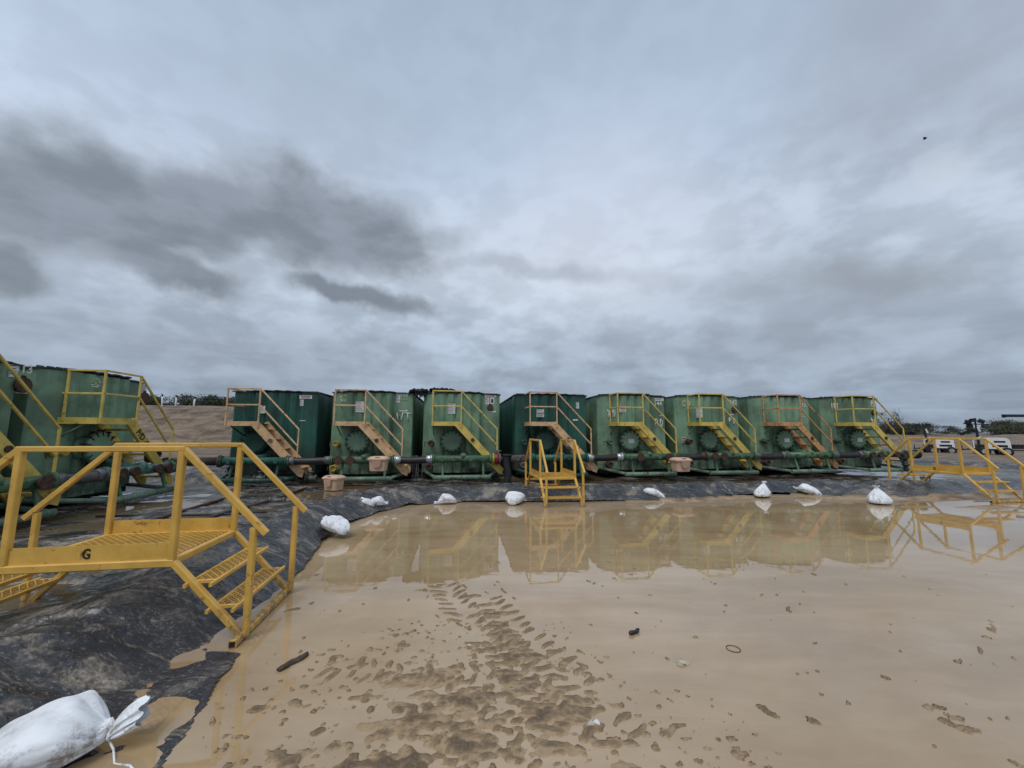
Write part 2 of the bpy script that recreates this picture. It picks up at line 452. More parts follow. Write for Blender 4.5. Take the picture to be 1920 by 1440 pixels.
def make_ground():
    fx = list(np.arange(-2.4, 3.2, .0095)); fy = list(np.arange(1.8, 4.9, .0095))
    xs = np.array(sorted(grow(-2.4, -.0095, -700, 1.045)) + fx + grow(fx[-1], .0095, 700, 1.035))
    ys = np.array(sorted(grow(1.8, -.0095, -60, 1.09)) + fy + grow(fy[-1], .0095, 900, 1.028))
    X, Y = np.meshgrid(xs, ys)
    inp = inside(X, Y, OUT); d = seg_dist(X, Y, OUT + OUT[:1]); sd = np.where(inp, d, -d)
    # submerged floor of the puddle
    Z = -.03 + .010 * (fbm(X * 1.2, Y * 1.2, 3, 4) - .5)
    fine = fbm(X * 9, Y * 9, 11, 4, .6); gran = fbm(X * 30, Y * 30, 21, 3, .6); clump = fbm(X * 2.6, Y * 2.6, 31, 3)
    near = np.exp(-(((X + .28) / 1.05) ** 2 + ((Y - 2.15) / 1.05) ** 2))
    near = np.maximum(near, .62 * np.exp(-(((X - .55) / .7) ** 2 + ((Y - 2.0) / .6) ** 2)))
    near = np.maximum(near, .55 * np.exp(-(((X + 1.05) / .55) ** 2 + ((Y - 2.5) / .8) ** 2)))
    dens = near * (.22 + 1.3 * clump)
    crumb = fbm(X * 24, Y * 34, 41, 3, .6); patch = fbm(X * 7, Y * 10, 43, 4, .6)
    churn = np.zeros(X.shape)
    patch = fbm(X * 6, Y * 9, 43, 4, .6)
    churn = np.maximum(churn, sstep(.535, .76, patch * .55 + crumb * .45 + .17 * (dens - .55)) * sstep(.15, .6, dens))
    churn = np.maximum(churn, .8 * sstep(.70, .86, crumb + .12 * dens) * sstep(.05, .3, dens))
    spk = fbm(X * 13, Y * 16 * (1 + .3 * np.sin(X)), 51, 2, .5); spk2 = fbm(X * .8, Y * .8, 53, 3)
    churn = np.maximum(churn, .7 * sstep(.96 - .22 * spk2, 1.03 - .22 * spk2, spk) * sstep(8., 5.5, Y))

    # tyre tread marks: lugs of mud standing out of the water
    def lug(cx, cy, L, W, ang, h, wob=1., ragged=False):
        i0, i1 = np.searchsorted(xs, [cx - L * 1.7, cx + L * 1.7]); j0, j1 = np.searchsorted(ys, [cy - L * 1.7, cy + L * 1.7])
        if i1 <= i0 or j1 <= j0: return
        x = X[j0:j1, i0:i1] - cx; y = Y[j0:j1, i0:i1] - cy
        c, s = math.cos(ang), math.sin(ang); u = x * c + y * s; w = -x * s + y * c
        w = w + .28 * W * wob * np.sin(u / L * 3 + cx * 40) + (fine[j0:j1, i0:i1] - .5) * W * 2.2
        e = np.exp(-(np.abs(u / L) ** 3) - (w / W) ** 2)
        n = .55 + .45 * gran[j0:j1, i0:i1] + .25 * crumb[j0:j1, i0:i1]
        if ragged: n = n * sstep(.38, .60, crumb[j0:j1, i0:i1])
        churn[j0:j1, i0:i1] = np.maximum(churn[j0:j1, i0:i1], np.clip(e * n * h / .045, 0, 1))
    r = random.Random(4)
    def track(p, wid, n, spread, big=1., hh=.043):
        P = [Vector(ground_at(*q)[:2]) for q in p]
        segs = [(P[i], P[i + 1], (P[i + 1] - P[i]).length) for i in range(len(P) - 1)]; T = sum(q[2] for q in segs)
        for k in range(n):
            t = (k + .5) / n * T
            for a, b, L in segs:
                if t <= L: break
                t -= L
            c = a.lerp(b, min(1, t / L)); dv = (b - a).normalized(); nv = Vector((-dv.y, dv.x)); ang = math.atan2(dv.y, dv.x)
            for side in (-1, 1):
                if r.random() < .14: continue
                q = c + nv * side * wid * .55 + dv * r.uniform(-.01, .01) + nv * r.uniform(-.02, .02)
                lug(q.x, q.y, wid * r.uniform(.34, .55) * big, r.uniform(.011, .020), ang + math.pi / 2 + side * spread + r.uniform(-.15, .15), hh * r.uniform(.75, 1.15))
    track([(830, 1095), (880, 1165), (945, 1225), (1010, 1300), (1080, 1400)], .17, 22, .55)
    track([(905, 1110), (950, 1165), (1010, 1215), (1090, 1290), (1180, 1400)], .16, 18, .3, .9, .04)
    track([(600, 1250), (740, 1262), (870, 1262), (960, 1255)], .12, 13, .35, 1., .040)
    track([(780, 1270), (870, 1330), (960, 1420)], .14, 9, .5, .9, .038)
    for q, L, a in [((820, 1097), .10, .1), ((870, 1118), .12, .15), ((905, 1135), .13, .2), ((920, 1152), .15, .25), ((930, 1172), .16, .2), ((945, 1188), .15, .1), ((790, 1108), .08, -.1), ((700, 1104), .05, .2),
                    ((1775, 1340), .10, -.75), ((1800, 1362), .09, -.6), ((1760, 1325), .06, -.8), ((1440, 1335), .07, -.8), ((1525, 1350), .06, -.7), ((1380, 1405), .06, 1.2), ((1905, 1432), .04, -.6),
                    ((1660, 1270), .03, -.5), ((1460, 1130), .03, .0), ((1740, 1105), .06, -.1), ((1300, 1195), .05, -.2), ((1850, 1195), .04, -.4), ((1500, 1200), .03, -.2), ((560, 1290), .06, .3), ((480, 1330), .05, .4), ((600, 1370), .05, .5), ((430, 1380), .05, .4)]:
        g = ground_at(*q); lug(g.x, g.y, L * .8, L * .16 + .010, a, .052, 1.5, True)
    swell = fbm(X * 3.2, Y * 4.5, 61, 4, .55)
    churn = np.maximum(churn, np.clip(near * 1.4, 0, 1) * (.02 + .42 * np.clip(fbm(X * 8, Y * 12, 63, 4, .6) - .30, 0, 1)))
    soft = churn.copy()
    for _ in range(3):
        soft[1:-1, 1:-1] = (soft[1:-1, 1:-1] * 2 + soft[:-2, 1:-1] + soft[2:, 1:-1] + soft[1:-1, :-2] + soft[1:-1, 2:]) / 6
    sharp = churn; churn = .35 * sharp + .65 * soft
    Z = Z * (1 - near) - .010 * near
    lift = np.clip(near * 1.25, 0, 1)
    Z += lift * (.020 * (swell - .25)) + np.maximum(churn - .10, 0) * (.030 - .012 * lift + .010 * crumb) + np.where(churn > .3, .004, 0) * gran
    Z += np.where(churn > .10, np.maximum(0, .006 - np.minimum(Z, .006)) * sstep(.10, .22, churn), 0)
    # wet bank along the toe of the berm and mud spits at the right
    bank = sstep(-.38, -.02, sd) * .075 * sstep(6.5, 8.0, Y) * (.55 + .9 * fbm(X * 1.1, Y * 1.1, 71, 3)) * (0.35 + .65 * sstep(1.5, 4.5, X))
    Z += bank + sstep(-.2, 0, sd) * .03 * (1 - sstep(6.5, 8, Y)) * fbm(X * 2, Y * 2, 81, 3)
    spit = sstep(7.2, 10.5, X + .9 * (Y - 8.2)) * sstep(5.2, 8.8, Y + .18 * (X - 9))
    Z += spit * (.13 * (fbm(X * .9, Y * 2.4, 91, 5, .6) - .33)) + sstep(7.5, 10, Y) * sstep(11, 15, X) * .06
    rough = np.maximum(sstep(-.55, -.05, sd) * sstep(7.4, 8.6, Y) * sstep(2.2, 4.0, X), .9 * spit * (sd < 0)) * sstep(16, 12, Y)
    rt = fbm(X * 3.5, Y * 8, 93, 5, .62)
    churn = np.maximum(churn, rough * sstep(.40, .66, rt)); Z += rough * .05 * (rt - .42) * (sd < 0)
    # dry ground beyond, with the dirt embankment
    far = sstep(-.5, -3.5, sd) * sstep(10.5, 14, Y)
    ruts = .05 * (fbm(X * .25, Y * 1.6, 95, 5, .6) - .4)
    Z = np.where(inp, np.minimum(-.12, Z - .12 * sstep(0, .25, sd)), Z)
    Z += far * (.10 + ruts)
    side = 1 - sstep(-8, 14, X)
    hump = fbm(X * .11, Y * .11, 101, 4)
    ht = 3.75 * side + (1 - side) * (.85 + .9 * (hump - .4))
    y0 = 29.5 * side + 40 * (1 - side); y1 = 38.0 * side + 46 * (1 - side)
    e = sstep(0, 1, (Y - y0) / (y1 - y0) + .10 * (fbm(X * .3, Y * .3, 111, 4) - .5))
    Z += e * ht + e * .5 * (fbm(X * .7, Y * 1.1, 121, 5, .6) - .5)
    west = sstep(-40, -50, X) * sstep(40, 20, Y)
    Z += west * 2.2
    wet = 1 - sstep(9.5, 13, Y) * (1 - .4 * sstep(.0, .03, -Z)) * (1 - inp)
    wet = np.clip(wet - .2 * spit, 0, 1)
    return grid_mesh('ground', xs, ys, Z, 'mud', None, {'wet': wet, 'churn': churn})

ground = tag(make_ground(), kind='structure')

def make_liner():
    xs = np.array(sorted(grow(-4.6, -.02, -23.9, 1.03)) + list(np.arange(-4.6, -1.4, .017)) + grow(-1.4, .018, 1.5, 1.008) + grow(1.5, .035, 26.9, 1.004))
    ys = np.array(sorted(grow(1.2, -.03, -3.9, 1.1)) + list(np.arange(1.2, 10.6, .019)) + grow(10.6, .025, 26, 1.03))
    X, Y = np.meshgrid(xs, ys)
    jx = X + .13 * (fbm(X * 2.2, Y * 2.2, 5, 4) - .5); jy = Y + .13 * (fbm(X * 2.2, Y * 2.2, 6, 4) - .5)
    inp = inside(jx, jy, OUT); d = seg_dist(jx, jy, OUT + OUT[:1]); sd = np.where(inp, d, -d)
    cw = .16 * (fbm(X * .9, Y * .9, 8, 3) - .5)
    dc = seg_dist(X + cw, Y + cw, CREST); db = seg_dist(X, Y, BACKC); df = seg_dist(X + cw * 2, Y + cw * 3, FOLDC)
    hc = .30 + .09 * (fbm(X * .7, Y * .7, 9, 3) - .5) - .05 * sstep(7.5, 9, Y)
    prof = np.exp(-(dc / .43) ** 2.3); profb = np.exp(-(db / .55) ** 2)
    pad = sstep(.95, 1.45, sd)
    # which side of the crest: pad side is above the puddle
    Z = -.012 + .020 * sstep(-.05, .10, sd) * (1 - sstep(4.6, 5.2, Y)) * (fbm(X * 2.1, Y * 3.0, 15, 5) * 4.4 - 1.74)
    Z = Z + .016 * np.exp(-((sd - .03) / .045) ** 2) * (1 - sstep(2.9, 3.1, Y)) * (.5 + fbm(X * 4, Y * 4, 16, 3))
    Z = Z + .03 * sstep(0, .2, sd) * sstep(2.9, 3.1, Y)
    Z = Z * (1 - pad) + pad * (.066 + .10 * (fbm(X * 1.1, Y * 1.9, 17, 5, .55) - .46) + .03 * sstep(2.2, 1.1, sd))
    # folds: stretched ridges, stronger on the berm
    fold = 1 - np.abs(2 * fbm(X * 1.4 + .8 * fbm(X, Y, 18, 2), Y * 2.6 - X * 1.0, 19, 3, .42) - 1)
    fold2 = 1 - np.abs(2 * fbm(X * 5 + Y * 2, Y * 7 - X * 3, 23, 3, .5) - 1)
    lump = fbm(X * 2.0, Y * 2.0, 25, 3) - .5
    crease = np.clip(1 - np.abs(2 * fbm(X * 3.0 + .6 * fbm(X * 2, Y * 2, 27, 2), Y * 1.5 + X * .8, 29, 3, .4) - 1), 0, 1) ** 14
    Z = Z + prof * hc * (1 + .2 * lump) + profb * .34
    Z = Z + (prof * .75 + .12) * (.070 * (fold ** 4 - .25) + .013 * (fold2 ** 4 - .3)) * sstep(0, .3, sd)
    Z = Z + (prof * .8 + .25 * pad) * .022 * crease * sstep(0, .3, sd)
    # crumpled slack sheet in the corner behind the left tanks
    Z = Z + np.exp(-(df / .8) ** 2) * (.36 + .35 * (fold - .5))
    cor = np.exp(-(((X + 8.6) / 1.8) ** 2 + ((Y - 12.6) / 1.8) ** 2))
    Z = Z + cor * (.14 + .5 * (fold - .5))
    return grid_mesh('plastic_liner', xs, ys, Z, 'liner', sd > 0, {'pad': pad})

tag(make_liner(), kind='structure')

def plane(name, x0, x1, y0, y1, z, mat):
    o = MB().add([(x0, y0, z), (x1, y0, z), (x1, y1, z), (x0, y1, z)], [(0, 1, 2, 3)]).build(name, mat)
    return tag(o, kind='structure')
plane('muddy_water', -3.0, 60, -12, 9.7, 0, 'water')
plane('pad_water', -22, -3.25, -3, 28, .0715, 'padwater')
o = MB().add([(-3.25, 9.4, .0715), (1.6, 9.55, .0715), (7, 10.6, .0715), (16, 11.7, .0715), (14, 19, .0715), (-3.25, 22, .0715)], [(0, 1, 2, 3, 4, 5)]).build('pad_water', 'padwater')
tag(o, kind='structure')

# ------------------------------------------------------------------ tanks
TW, TL, TH_ = 2.34, 10.5, 2.53
BOW = .27
def bow(u, dark=False):
    """front wall stands forward between the rounded left end and the set back right panel"""
    if dark: return 0.0
    if u < .50: q = max(0., u) / .50; return -BOW * math.sin(q * math.pi / 2)
    if u < 1.71: return -BOW
    if u < 1.80: return -BOW * (1.80 - u) / .09
    return 0.0

def tank_profile(dark):
    """plan outline from back left, round the front, to back right"""
    p = []
    n = 21
    for i in range(n):                                     # left side, ribbed
        y = TL - i * (TL - .5) / (n - 1)
        p.append((.045 if i % 2 else 0., y))
    if dark:
        for i in range(13):
            a = math.pi / 2 * i / 12; p.append((.10 - .10 * math.cos(a), .10 - .10 * math.sin(a)))
    else:
        for i in range(15):
            q = i / 14; u = .50 * (1 - math.cos(q * math.pi / 2)); p.append((u, bow(u) + .02 * (1 - q)))
    x = .42 if dark else .60; k = 5 if dark else 4; x1 = 2.0 if dark else 1.69; y0 = 0. if dark else -BOW
    pitch = (x1 - x) / k
    for i in range(k):                                     # scalloped pressed ribs
        x0 = x + i * pitch
        p += [(x0 + pitch * k_ / 12, y0 + .062 * (math.sin(math.pi * min(1, k_ / 7.5)) ** 2)) for k_ in range(12)]
    p += [(x1, y0)] + ([] if dark else [(1.73, y0 + .10), (1.77, -.03), (1.81, -.005)])
    p += [(2.06, 0), (TW - .02, 0), (TW, .02)]
    for i in range(n):
        y = .5 + i * (TL - .5) / (n - 1)
        p.append((TW - (.045 if i % 2 else 0), y))
    return p

def tank_wall(dark):
    mb = MB(); p = tank_profile(dark); n = len(p)
    zs = [.16, .9, 1.7, TH_ - .01]
    vs = []
    for z in zs: vs += [(x, y, z) for x, y in p]
    fs = [(k * n + i, k * n + i + 1, (k + 1) * n + i + 1, (k + 1) * n + i) for k in range(len(zs) - 1) for i in range(n - 1)]
    fs += [(k * n + n - 1, k * n, (k + 1) * n, (k + 1) * n + n - 1) for k in range(len(zs) - 1)]
    mb.add(vs, fs, False)
    for q, f_ in enumerate(fs):                            # rolled ribs shade softly, the ribbed sides stay crisp
        if 22 <= f_[0] % n < n - 27 and 22 <= f_[1] % n < n - 26: mb.sm[q] = True
    return mb

def build_tank(t):
    dark = t.get('dark'); body = 'dgreen' if dark else 'green'; pg = 'pipe_dgreen' if dark else 'pipe_green'
    rail = t['rail']; sd_ = random.Random(t['seed'])
    T = thing('storage_tank', t['label'], 'tank', t['loc'], t['rz'], 'ribbed steel storage tanks around the pad')
    tank_wall(dark).build('wall', body, T)
    # roof plate, slightly crowned, thin dark lip
    mb = MB(); nx = 24
    for (y0, y1) in ((-.035, TL + .03),):
        top = [(-.03 + (TW + .06) * i / nx, y + (bow(-.03 + (TW + .06) * i / nx, dark) if k_ < 2 else 0), TH_ + .012 + .045 * math.sin(math.pi * i / nx) + (.010 * math.sin(i * 2.1 + t['seed']))) for k_, y in enumerate((y0, y0 + .25, y1)) for i in range(nx + 1)]
        bot = [(x, y, z - .028) for x, y, z in top]; m_ = nx + 1; o = len(top)
        fs = [(r_ * m_ + i, r_ * m_ + i + 1, (r_ + 1) * m_ + i + 1, (r_ + 1) * m_ + i) for r_ in range(2) for i in range(nx)]
        fs += [(o + a, o + d, o + c, o + b) for a, b, c, d in fs]
        fs += [(i + 1, i, o + i, o + i + 1) for i in range(nx)] + [(2 * m_ + i, 2 * m_ + i + 1, o + 2 * m_ + i + 1, o + 2 * m_ + i) for i in range(nx)]
        for r_ in range(2):
            fs += [(r_ * m_, (r_ + 1) * m_, o + (r_ + 1) * m_, o + r_ * m_), ((r_ + 1) * m_ + nx, r_ * m_ + nx, o + r_ * m_ + nx, o + (r_ + 1) * m_ + nx)]
        mb.add(top + bot, fs)
    # closing strip between wall head and crowned plate
    for i in range(23):
        u = .05 + (TW - .1) * (i + .5) / 23; mb.box((u, bow(u, dark) + .075, TH_ + .012), (.11, .02, .07))
    roof = mb.build('roof', 'roofm', T)
    for (hx, hy, hw, hh) in t.get('hatches', []):
        h = MB(); h.cyl((hx, hy, TH_ + .05), (hx, hy, TH_ + .05 + hh), hw * .5, 18); h.beam((hx - hw * .5, hy, TH_ + .06 + hh), (hx + hw * .62, hy, TH_ + .035 + hh), .05, .025)
        h.build('roof_hatch', 'rust' if t['seed'] % 2 else 'roofm', roof)
    # skid rails under the tank
    mb = MB()
    for x in (.3, TW - .3): mb.beam((x, .02, .075), (x, TL, .075), .16, .15)
    mb.box((TW / 2, .10, .10), (TW - .12, .16, .115))
    for y in (.6, 2, 4, 6, 8): mb.box((TW / 2, y, .09), (TW - .9, .12, .1))
    mb.build('skid', 'skid', T)
    # bumper pipe standing out in front
    mb = MB(); bz = .125; by = -1.16; bm = 'pipe_pale' if not dark else 'pipe_dgreen'
    mb.tube([(.05, .0, .19), (.10, -.15, .19), (.44, by + .04, bz + .01)], .043, 10)
    mb.tube([(TW - .05, .0, .19), (TW - .10, -.15, .19), (TW - .40, by + .04, bz + .01)], .043, 10)
    mb.tube([(.40, by, bz), (TW - .36, by, bz)], .06, 12)
    for x in (.62, .95, 1.3, 1.62, 1.85): mb.tube([(x - .012, by, bz), (x + .012, by, bz)], .065, 12)
    mb.build('bumper', bm, T)
    # manifold
    my, mz, mr_ = -1.03, .615, .098
    mb = MB(); mb.tube([(.41, my, mz), (1.97, my, mz)], mr_, 20)
    for x in (.40, 1.98):
        mb.flange((x, my, mz), (1, 0, 0), .135, .035, 18, 8)
        mb.flange((x + .04 * (1 if x > 1 else -1), my, mz), (1, 0, 0), .13, .03, 18, 8)
    mb.tube([(1.22, .02, mz + .06), (1.22, my + .22, mz + .06), (1.22, my + .05, mz + .02)], .10, 16)
    mb.flange((1.22, -.25, mz + .06), (0, 1, 0), .165, .04, 18, 10)
    mb.tube([(1.22, my, mz + .02), (1.22, my, mz + .13), (1.22, my, mz + .155)], [.105, .10, .03], 16)
    mb.beam((1.22, -.5, mz + .20), (1.6, -.62, mz + .24), .03, .012)
    man = mb.build('manifold', M['pipe_blue'] if t.get('blue') else pg, T)
    cm = t.get('caps', 'plain')
    xs = [.58, .88, 1.48, 1.76] if cm != 'plain' else [.64, .98, 1.42, 1.76]
    for i, x in enumerate(xs):
        c = MB(); big = (cm == 'flanged' and i < 2) or (cm == 'mixed' and i in (1, 3)) or cm == 'rusty'
        c.cyl((x, my - .05, mz), (x, my - .15, mz), .07 if big else .042, 14)
        if big: c.flange((x, my - .165, mz), (0, 1, 0), .115 if cm != 'rusty' else .095, .035, 16, 8, .013)
        else: c.flange((x, my - .155, mz), (0, 1, 0), .052, .02, 14, 0)
        c.build('cap', 'rust' if big else pg, man)
    for x in (.66, TW - .56): MB().beam((x, my, mz - .09), (x, by + .02, bz + .04), .06, .05, (0, 1, 0)).build('pipe_support', pg, T)
    # round manhole cover with clamp dogs
    hu, hz = .88, 1.08; hy = -.13
    mb = MB(); mb.cyl((hu, .05, hz), (hu, -.33 + hy, hz), .265, 28)
    mb.flange((hu, -.33 + hy, hz), (0, 1, 0), .325, .04, 28, 0)
    mb.tube([(hu, -.35 + hy, hz), (hu, -.385 + hy, hz), (hu, -.40 + hy, hz)], [.30, .295, .24], 28)
    cov = mb.build('manhole_cover', body, T)
    c = MB()
    for i in range(14):
        a = 2 * math.pi * i / 14 + .2; u = Vector((math.cos(a), 0, math.sin(a)))
        p0 = Vector((hu, -.40 + hy, hz)) + u * .225; p1 = Vector((hu, -.385 + hy, hz)) + u * .335
        c.beam(p0, p1, .022, .026, (0, 1, 0)); c.cyl(p1 + Vector((0, .1, 0)), p1 + Vector((0, -.03, 0)), .014, 8)
    c.tube([(hu + .322 * math.cos(a), -.345 + hy, hz + .322 * math.sin(a)) for a in [i * math.pi / 14 for i in range(29)]], .010, 6)
    c.build('clamp', 'skid' if dark else 'roofm', cov)
    if t.get('plate'):
        s = MB().box((hu + .02, -.403 + hy, hz - .01), (.19, .006, .13)).build('sticker', 'label', cov)
    # valves at the left
    for (vu, vz, r_, vm) in ((.27, 1.03, .085, t.get('valve', 'rust')), (.24, .34, .10, t.get('valve2', 'rust'))):
        vb = bow(vu, dark) * .8
        v = MB(); v.cyl((vu, .05, vz), (vu, -.24 + vb, vz), r_ * .62, 14); v.flange((vu, -.10 + vb, vz), (0, 1, 0), r_ * 1.05, .03, 16, 8)
        v.flange((vu, -.25 + vb, vz), (0, 1, 0), r_, .04, 16, 8)
        v.tube([(vu + r_ * .75 * math.cos(a), -.285 + vb, vz + r_ * .75 * math.sin(a)) for a in [i * math.pi / 8 for i in range(17)]], r_ * .2, 8)
        vo = v.build('valve', vm, T)
        h = MB(); h.cyl((vu, -.15 + vb, vz), (vu - .19, -.15 + vb, vz + .02), .012, 8); h.cyl((vu - .19, -.17 + vb, vz - .10), (vu - .19, -.13 + vb, vz + .04), .011, 8); h.build('handle', 'rust', vo)
    mb = MB(); bb = bow(1.52, dark); mb.box((1.52, bb - .06, .40), (.26, .16, .22)); mb.box((1.52, bb - .15, .40), (.16, .02, .14)); mb.build('bracket_box', body, T)
    # staircase: landing on the left, flight down to the right
    px0, px1, pd = .31, 1.15, -.88; wb = bow(.31, dark)
    zt, zb = 1.655, 1.535
    st = MB()
    st.box(((px0 + px1) / 2, pd, (zt + zb) / 2), (px1 - px0, .012, zt - zb)); st.box(((px0 + px1) / 2, pd + .03, zb + .006), (px1 - px0, .055, .012))
    st.box((px0, pd / 2 - .006, (zt + zb) / 2), (.012, -pd - .03, zt - zb))
    sx0, sz0, sx1, sz1 = 1.04, 1.60, 2.29, .27
    dirv = Vector((sx1 - sx0, 0, sz1 - sz0)).normalized(); nrm = Vector((-dirv.z, 0, dirv.x)) * .095
    for yy in (pd, pd + .56):
        a = Vector((sx0, yy, sz0)); b = Vector((sx1, yy, sz1))
        A = [a + nrm + Vector((-.02, 0, 0)), b + nrm + dirv * .02, b - nrm * .4 + dirv * .11, b - nrm, a - nrm - dirv * .02]
        th = Vector((0, .009, 0))
        vs = [p - th for p in A] + [p + th for p in A]
        st.add(vs, [(0, 1, 2, 3, 4), (9, 8, 7, 6, 5)] + [(i, 5 + i, 5 + (i + 1) % 5, (i + 1) % 5) for i in range(5)])
        fl = Vector((0, -.045 if yy == pd else -.045, 0))
        for sgn in (1, -1):                                 # channel lips
            q0 = a + nrm * sgn; q1 = b + nrm * sgn
            st.beam(q0 + Vector((0, .026, 0)), q1 + Vector((0, .026, 0)), .05, .01, nrm)
    st.cyl((sx0 + .48, pd - .02, sz0 - .52), (sx0 + .48, pd - .005, sz0 - .52), .001, 6)
    stair = st.build('staircase', rail, T)
    lt = MB(); lt.tube([(sx0 + .44, pd - .012, sz0 - .46), (sx0 + .44, pd - .035, sz0 - .46)], .052, 14); lt.build('reflector', t.get('spot', 'rust'), stair)
    pl = MB(); pl.box(((px0 + px1) / 2, pd / 2 - .012, zt - .065), (px1 - px0 - .02, -pd - .04, .02))
    pl.beam((px0 + .03, wb, 1.28), (px0 + .03, pd + .25, zb - .01), .03, .03)
    pl.build('landing', body, stair)
    for i in range(5):
        f = (i + .62) / 5.1; x = sx0 + (sx1 - sx0) * f; z = sz0 + (sz1 - sz0) * f
        MB().box((x + .01, pd + .28, z), (.17, .54, .022)).box((x - .07, pd + .28, z - .02), (.012, .54, .03)).build('step', rail, stair)
    hr = MB(); w = .036; zr, zm = 2.535, 2.10
    lpx = 2.18
    for x in (px0 + .02, px1 - .01): hr.beam((x, pd - .02, zb + .01 if x < 1 else zt - .16), (x, pd - .02, zr), w, w)
    hr.beam((px0, pd - .02, zr), (px1, pd - .02, zr), w, w); hr.beam((px0, pd - .02, zm), (px1, pd - .02, zm), w, w)
    hr.beam((px0 + .02, pd, zr), (px0 + .02, wb, zr), w, w); hr.beam((px0 + .02, pd, zm), (px0 + .02, wb, zm), w, w)
    if t.get('backpost', 1): hr.beam((px0 + .02, wb - .06, zb + .03), (px0 + .02, wb - .06, zr), w, w)
    lz = 1.45
    hr.beam((px1 - .01, pd - .02, zr), (lpx, pd - .02, lz), w, w, (0, 1, 0)); hr.beam((px1 - .01, pd - .02, zm), (lpx, pd - .02, lz - .46), w, w, (0, 1, 0))
    hr.beam((lpx, pd - .02, lz), (lpx, pd - .02, .40), w, w)
    hr.build('handrail', rail, stair)
    # stickers, numbers and marks
    t['obj'] = T
    for s in t.get('marks', []): put_mark(T, t, s)
    return T

def wall_uz(t, px, py):
    """picture point -> (u, z) on the front wall of a tank"""
    d = ray(px, py); c, s = math.cos(t['rz']), math.sin(t['rz'])
    P = Vector(t['loc']); n = Vector((-s, c, 0)); O = Vector((0, 0, CZ))
    u, b = 1.0, 0.0
    for _ in range(3):
        k = (P + n * b - O).dot(n) / d.dot(n); q = O + d * k - P; u = q.x * c + q.y * s; b = bow(u, t.get('dark'))
    t['wy'] = b
    return u, q.z

def put_mark(T, t, s):
    kind = s[0]
    if kind == 'num' or kind == 'hand':
        u, z = wall_uz(t, s[2], s[3])
        if kind == 'num': text_obj(s[1], s[4], s[5] if len(s) > 5 else 'whitepaint', T, (u, t['wy'] - .012, z), (1, 0, 0), name='tank_number', bold=.004)
        else: hand_letters(s[1], s[4], s[5], T, u, z, y=t['wy'] - .014)
        return
    if kind == 'logo':
        u, z = wall_uz(t, s[1], s[2]); g = MB()
        for i in range(7):
            a = math.pi * (i + .5) / 7; e = Vector((math.cos(a), 0, math.sin(a)))
            g.beam(Vector((u, t['wy'] - .010, z)) + e * .07, Vector((u, t['wy'] - .010, z)) + e * .12, .016, .006, (0, 1, 0))
        for dz, w in ((-.04, .2), (-.075, .16)): g.box((u, t['wy'] - .010, z + dz), (w, .005, .02))
        lo = g.build('emblem', 'whitepaint', T)
        MB().tube([(u, t['wy'] - .008, z), (u, t['wy'] - .013, z)], .048, 12).build('sun_disc', 'limepaint', lo)
        return
    if kind == 'hole':
        u, z = wall_uz(t, s[1], s[2]); r_ = s[3]
        c = MB(); y_ = t['wy']; c.cyl((u, y_ + .05, z), (u, y_ - .05, z), r_, 20); c.flange((u, y_ - .03, z), (0, 1, 0), r_ * 1.12, .025, 20, 6); c.tube([(u, y_ - .02, z + r_ * 1.05), (u, y_ - .02, z + r_ * 1.4)], .03, 8)
        c.build('vent_flange', 'rust', T); return
    # sticker by its picture corners
    u0, z0 = wall_uz(t, s[1], s[2]); u1, z1 = wall_uz(t, s[3], s[4])
    t['wy'] = min(t['wy'], bow((u0 + u1) / 2, t.get('dark'))); mat = 'label'; u, z, w, h = (u0 + u1) / 2, (z0 + z1) / 2, abs(u1 - u0), abs(z1 - z0)
    st = MB().box((u, t['wy'] - .010, z), (w, .006, h)).build('sticker', mat, T)
    p = MB(); k = s[5] if len(s) > 5 else 'lines'
    if k == 'lines':
        for i in range(max(1, int(h / .045))):
            if i == 0: p.box((u - w * .44, t['wy'] - .0145, z), (.005, .002, h * .88))
            p.box((u - w * .44 + w * .5 * (q_ := rnd.uniform(.55, .85)), t['wy'] - .0145, z + h * .42 - i * .045), (w * q_, .002, .014))
        p.build('lettering', 'print', st)
    elif k == 'danger':
        p.box((u, t['wy'] - .0145, z + h * .25), (w * .84, .002, h * .30)); p.build('lettering', 'redprint', st)
        q = MB()
        for i in range(3): q.box((u, t['wy'] - .0145, z - h * .05 - i * h * .14), (w * .7, .002, h * .06))
        q.build('lettering', 'print', st)
    elif k == 'black':
        p.box((u, t['wy'] - .0145, z), (w * .5, .002, h * .6)); p.build('lettering', 'blackpaint', st)

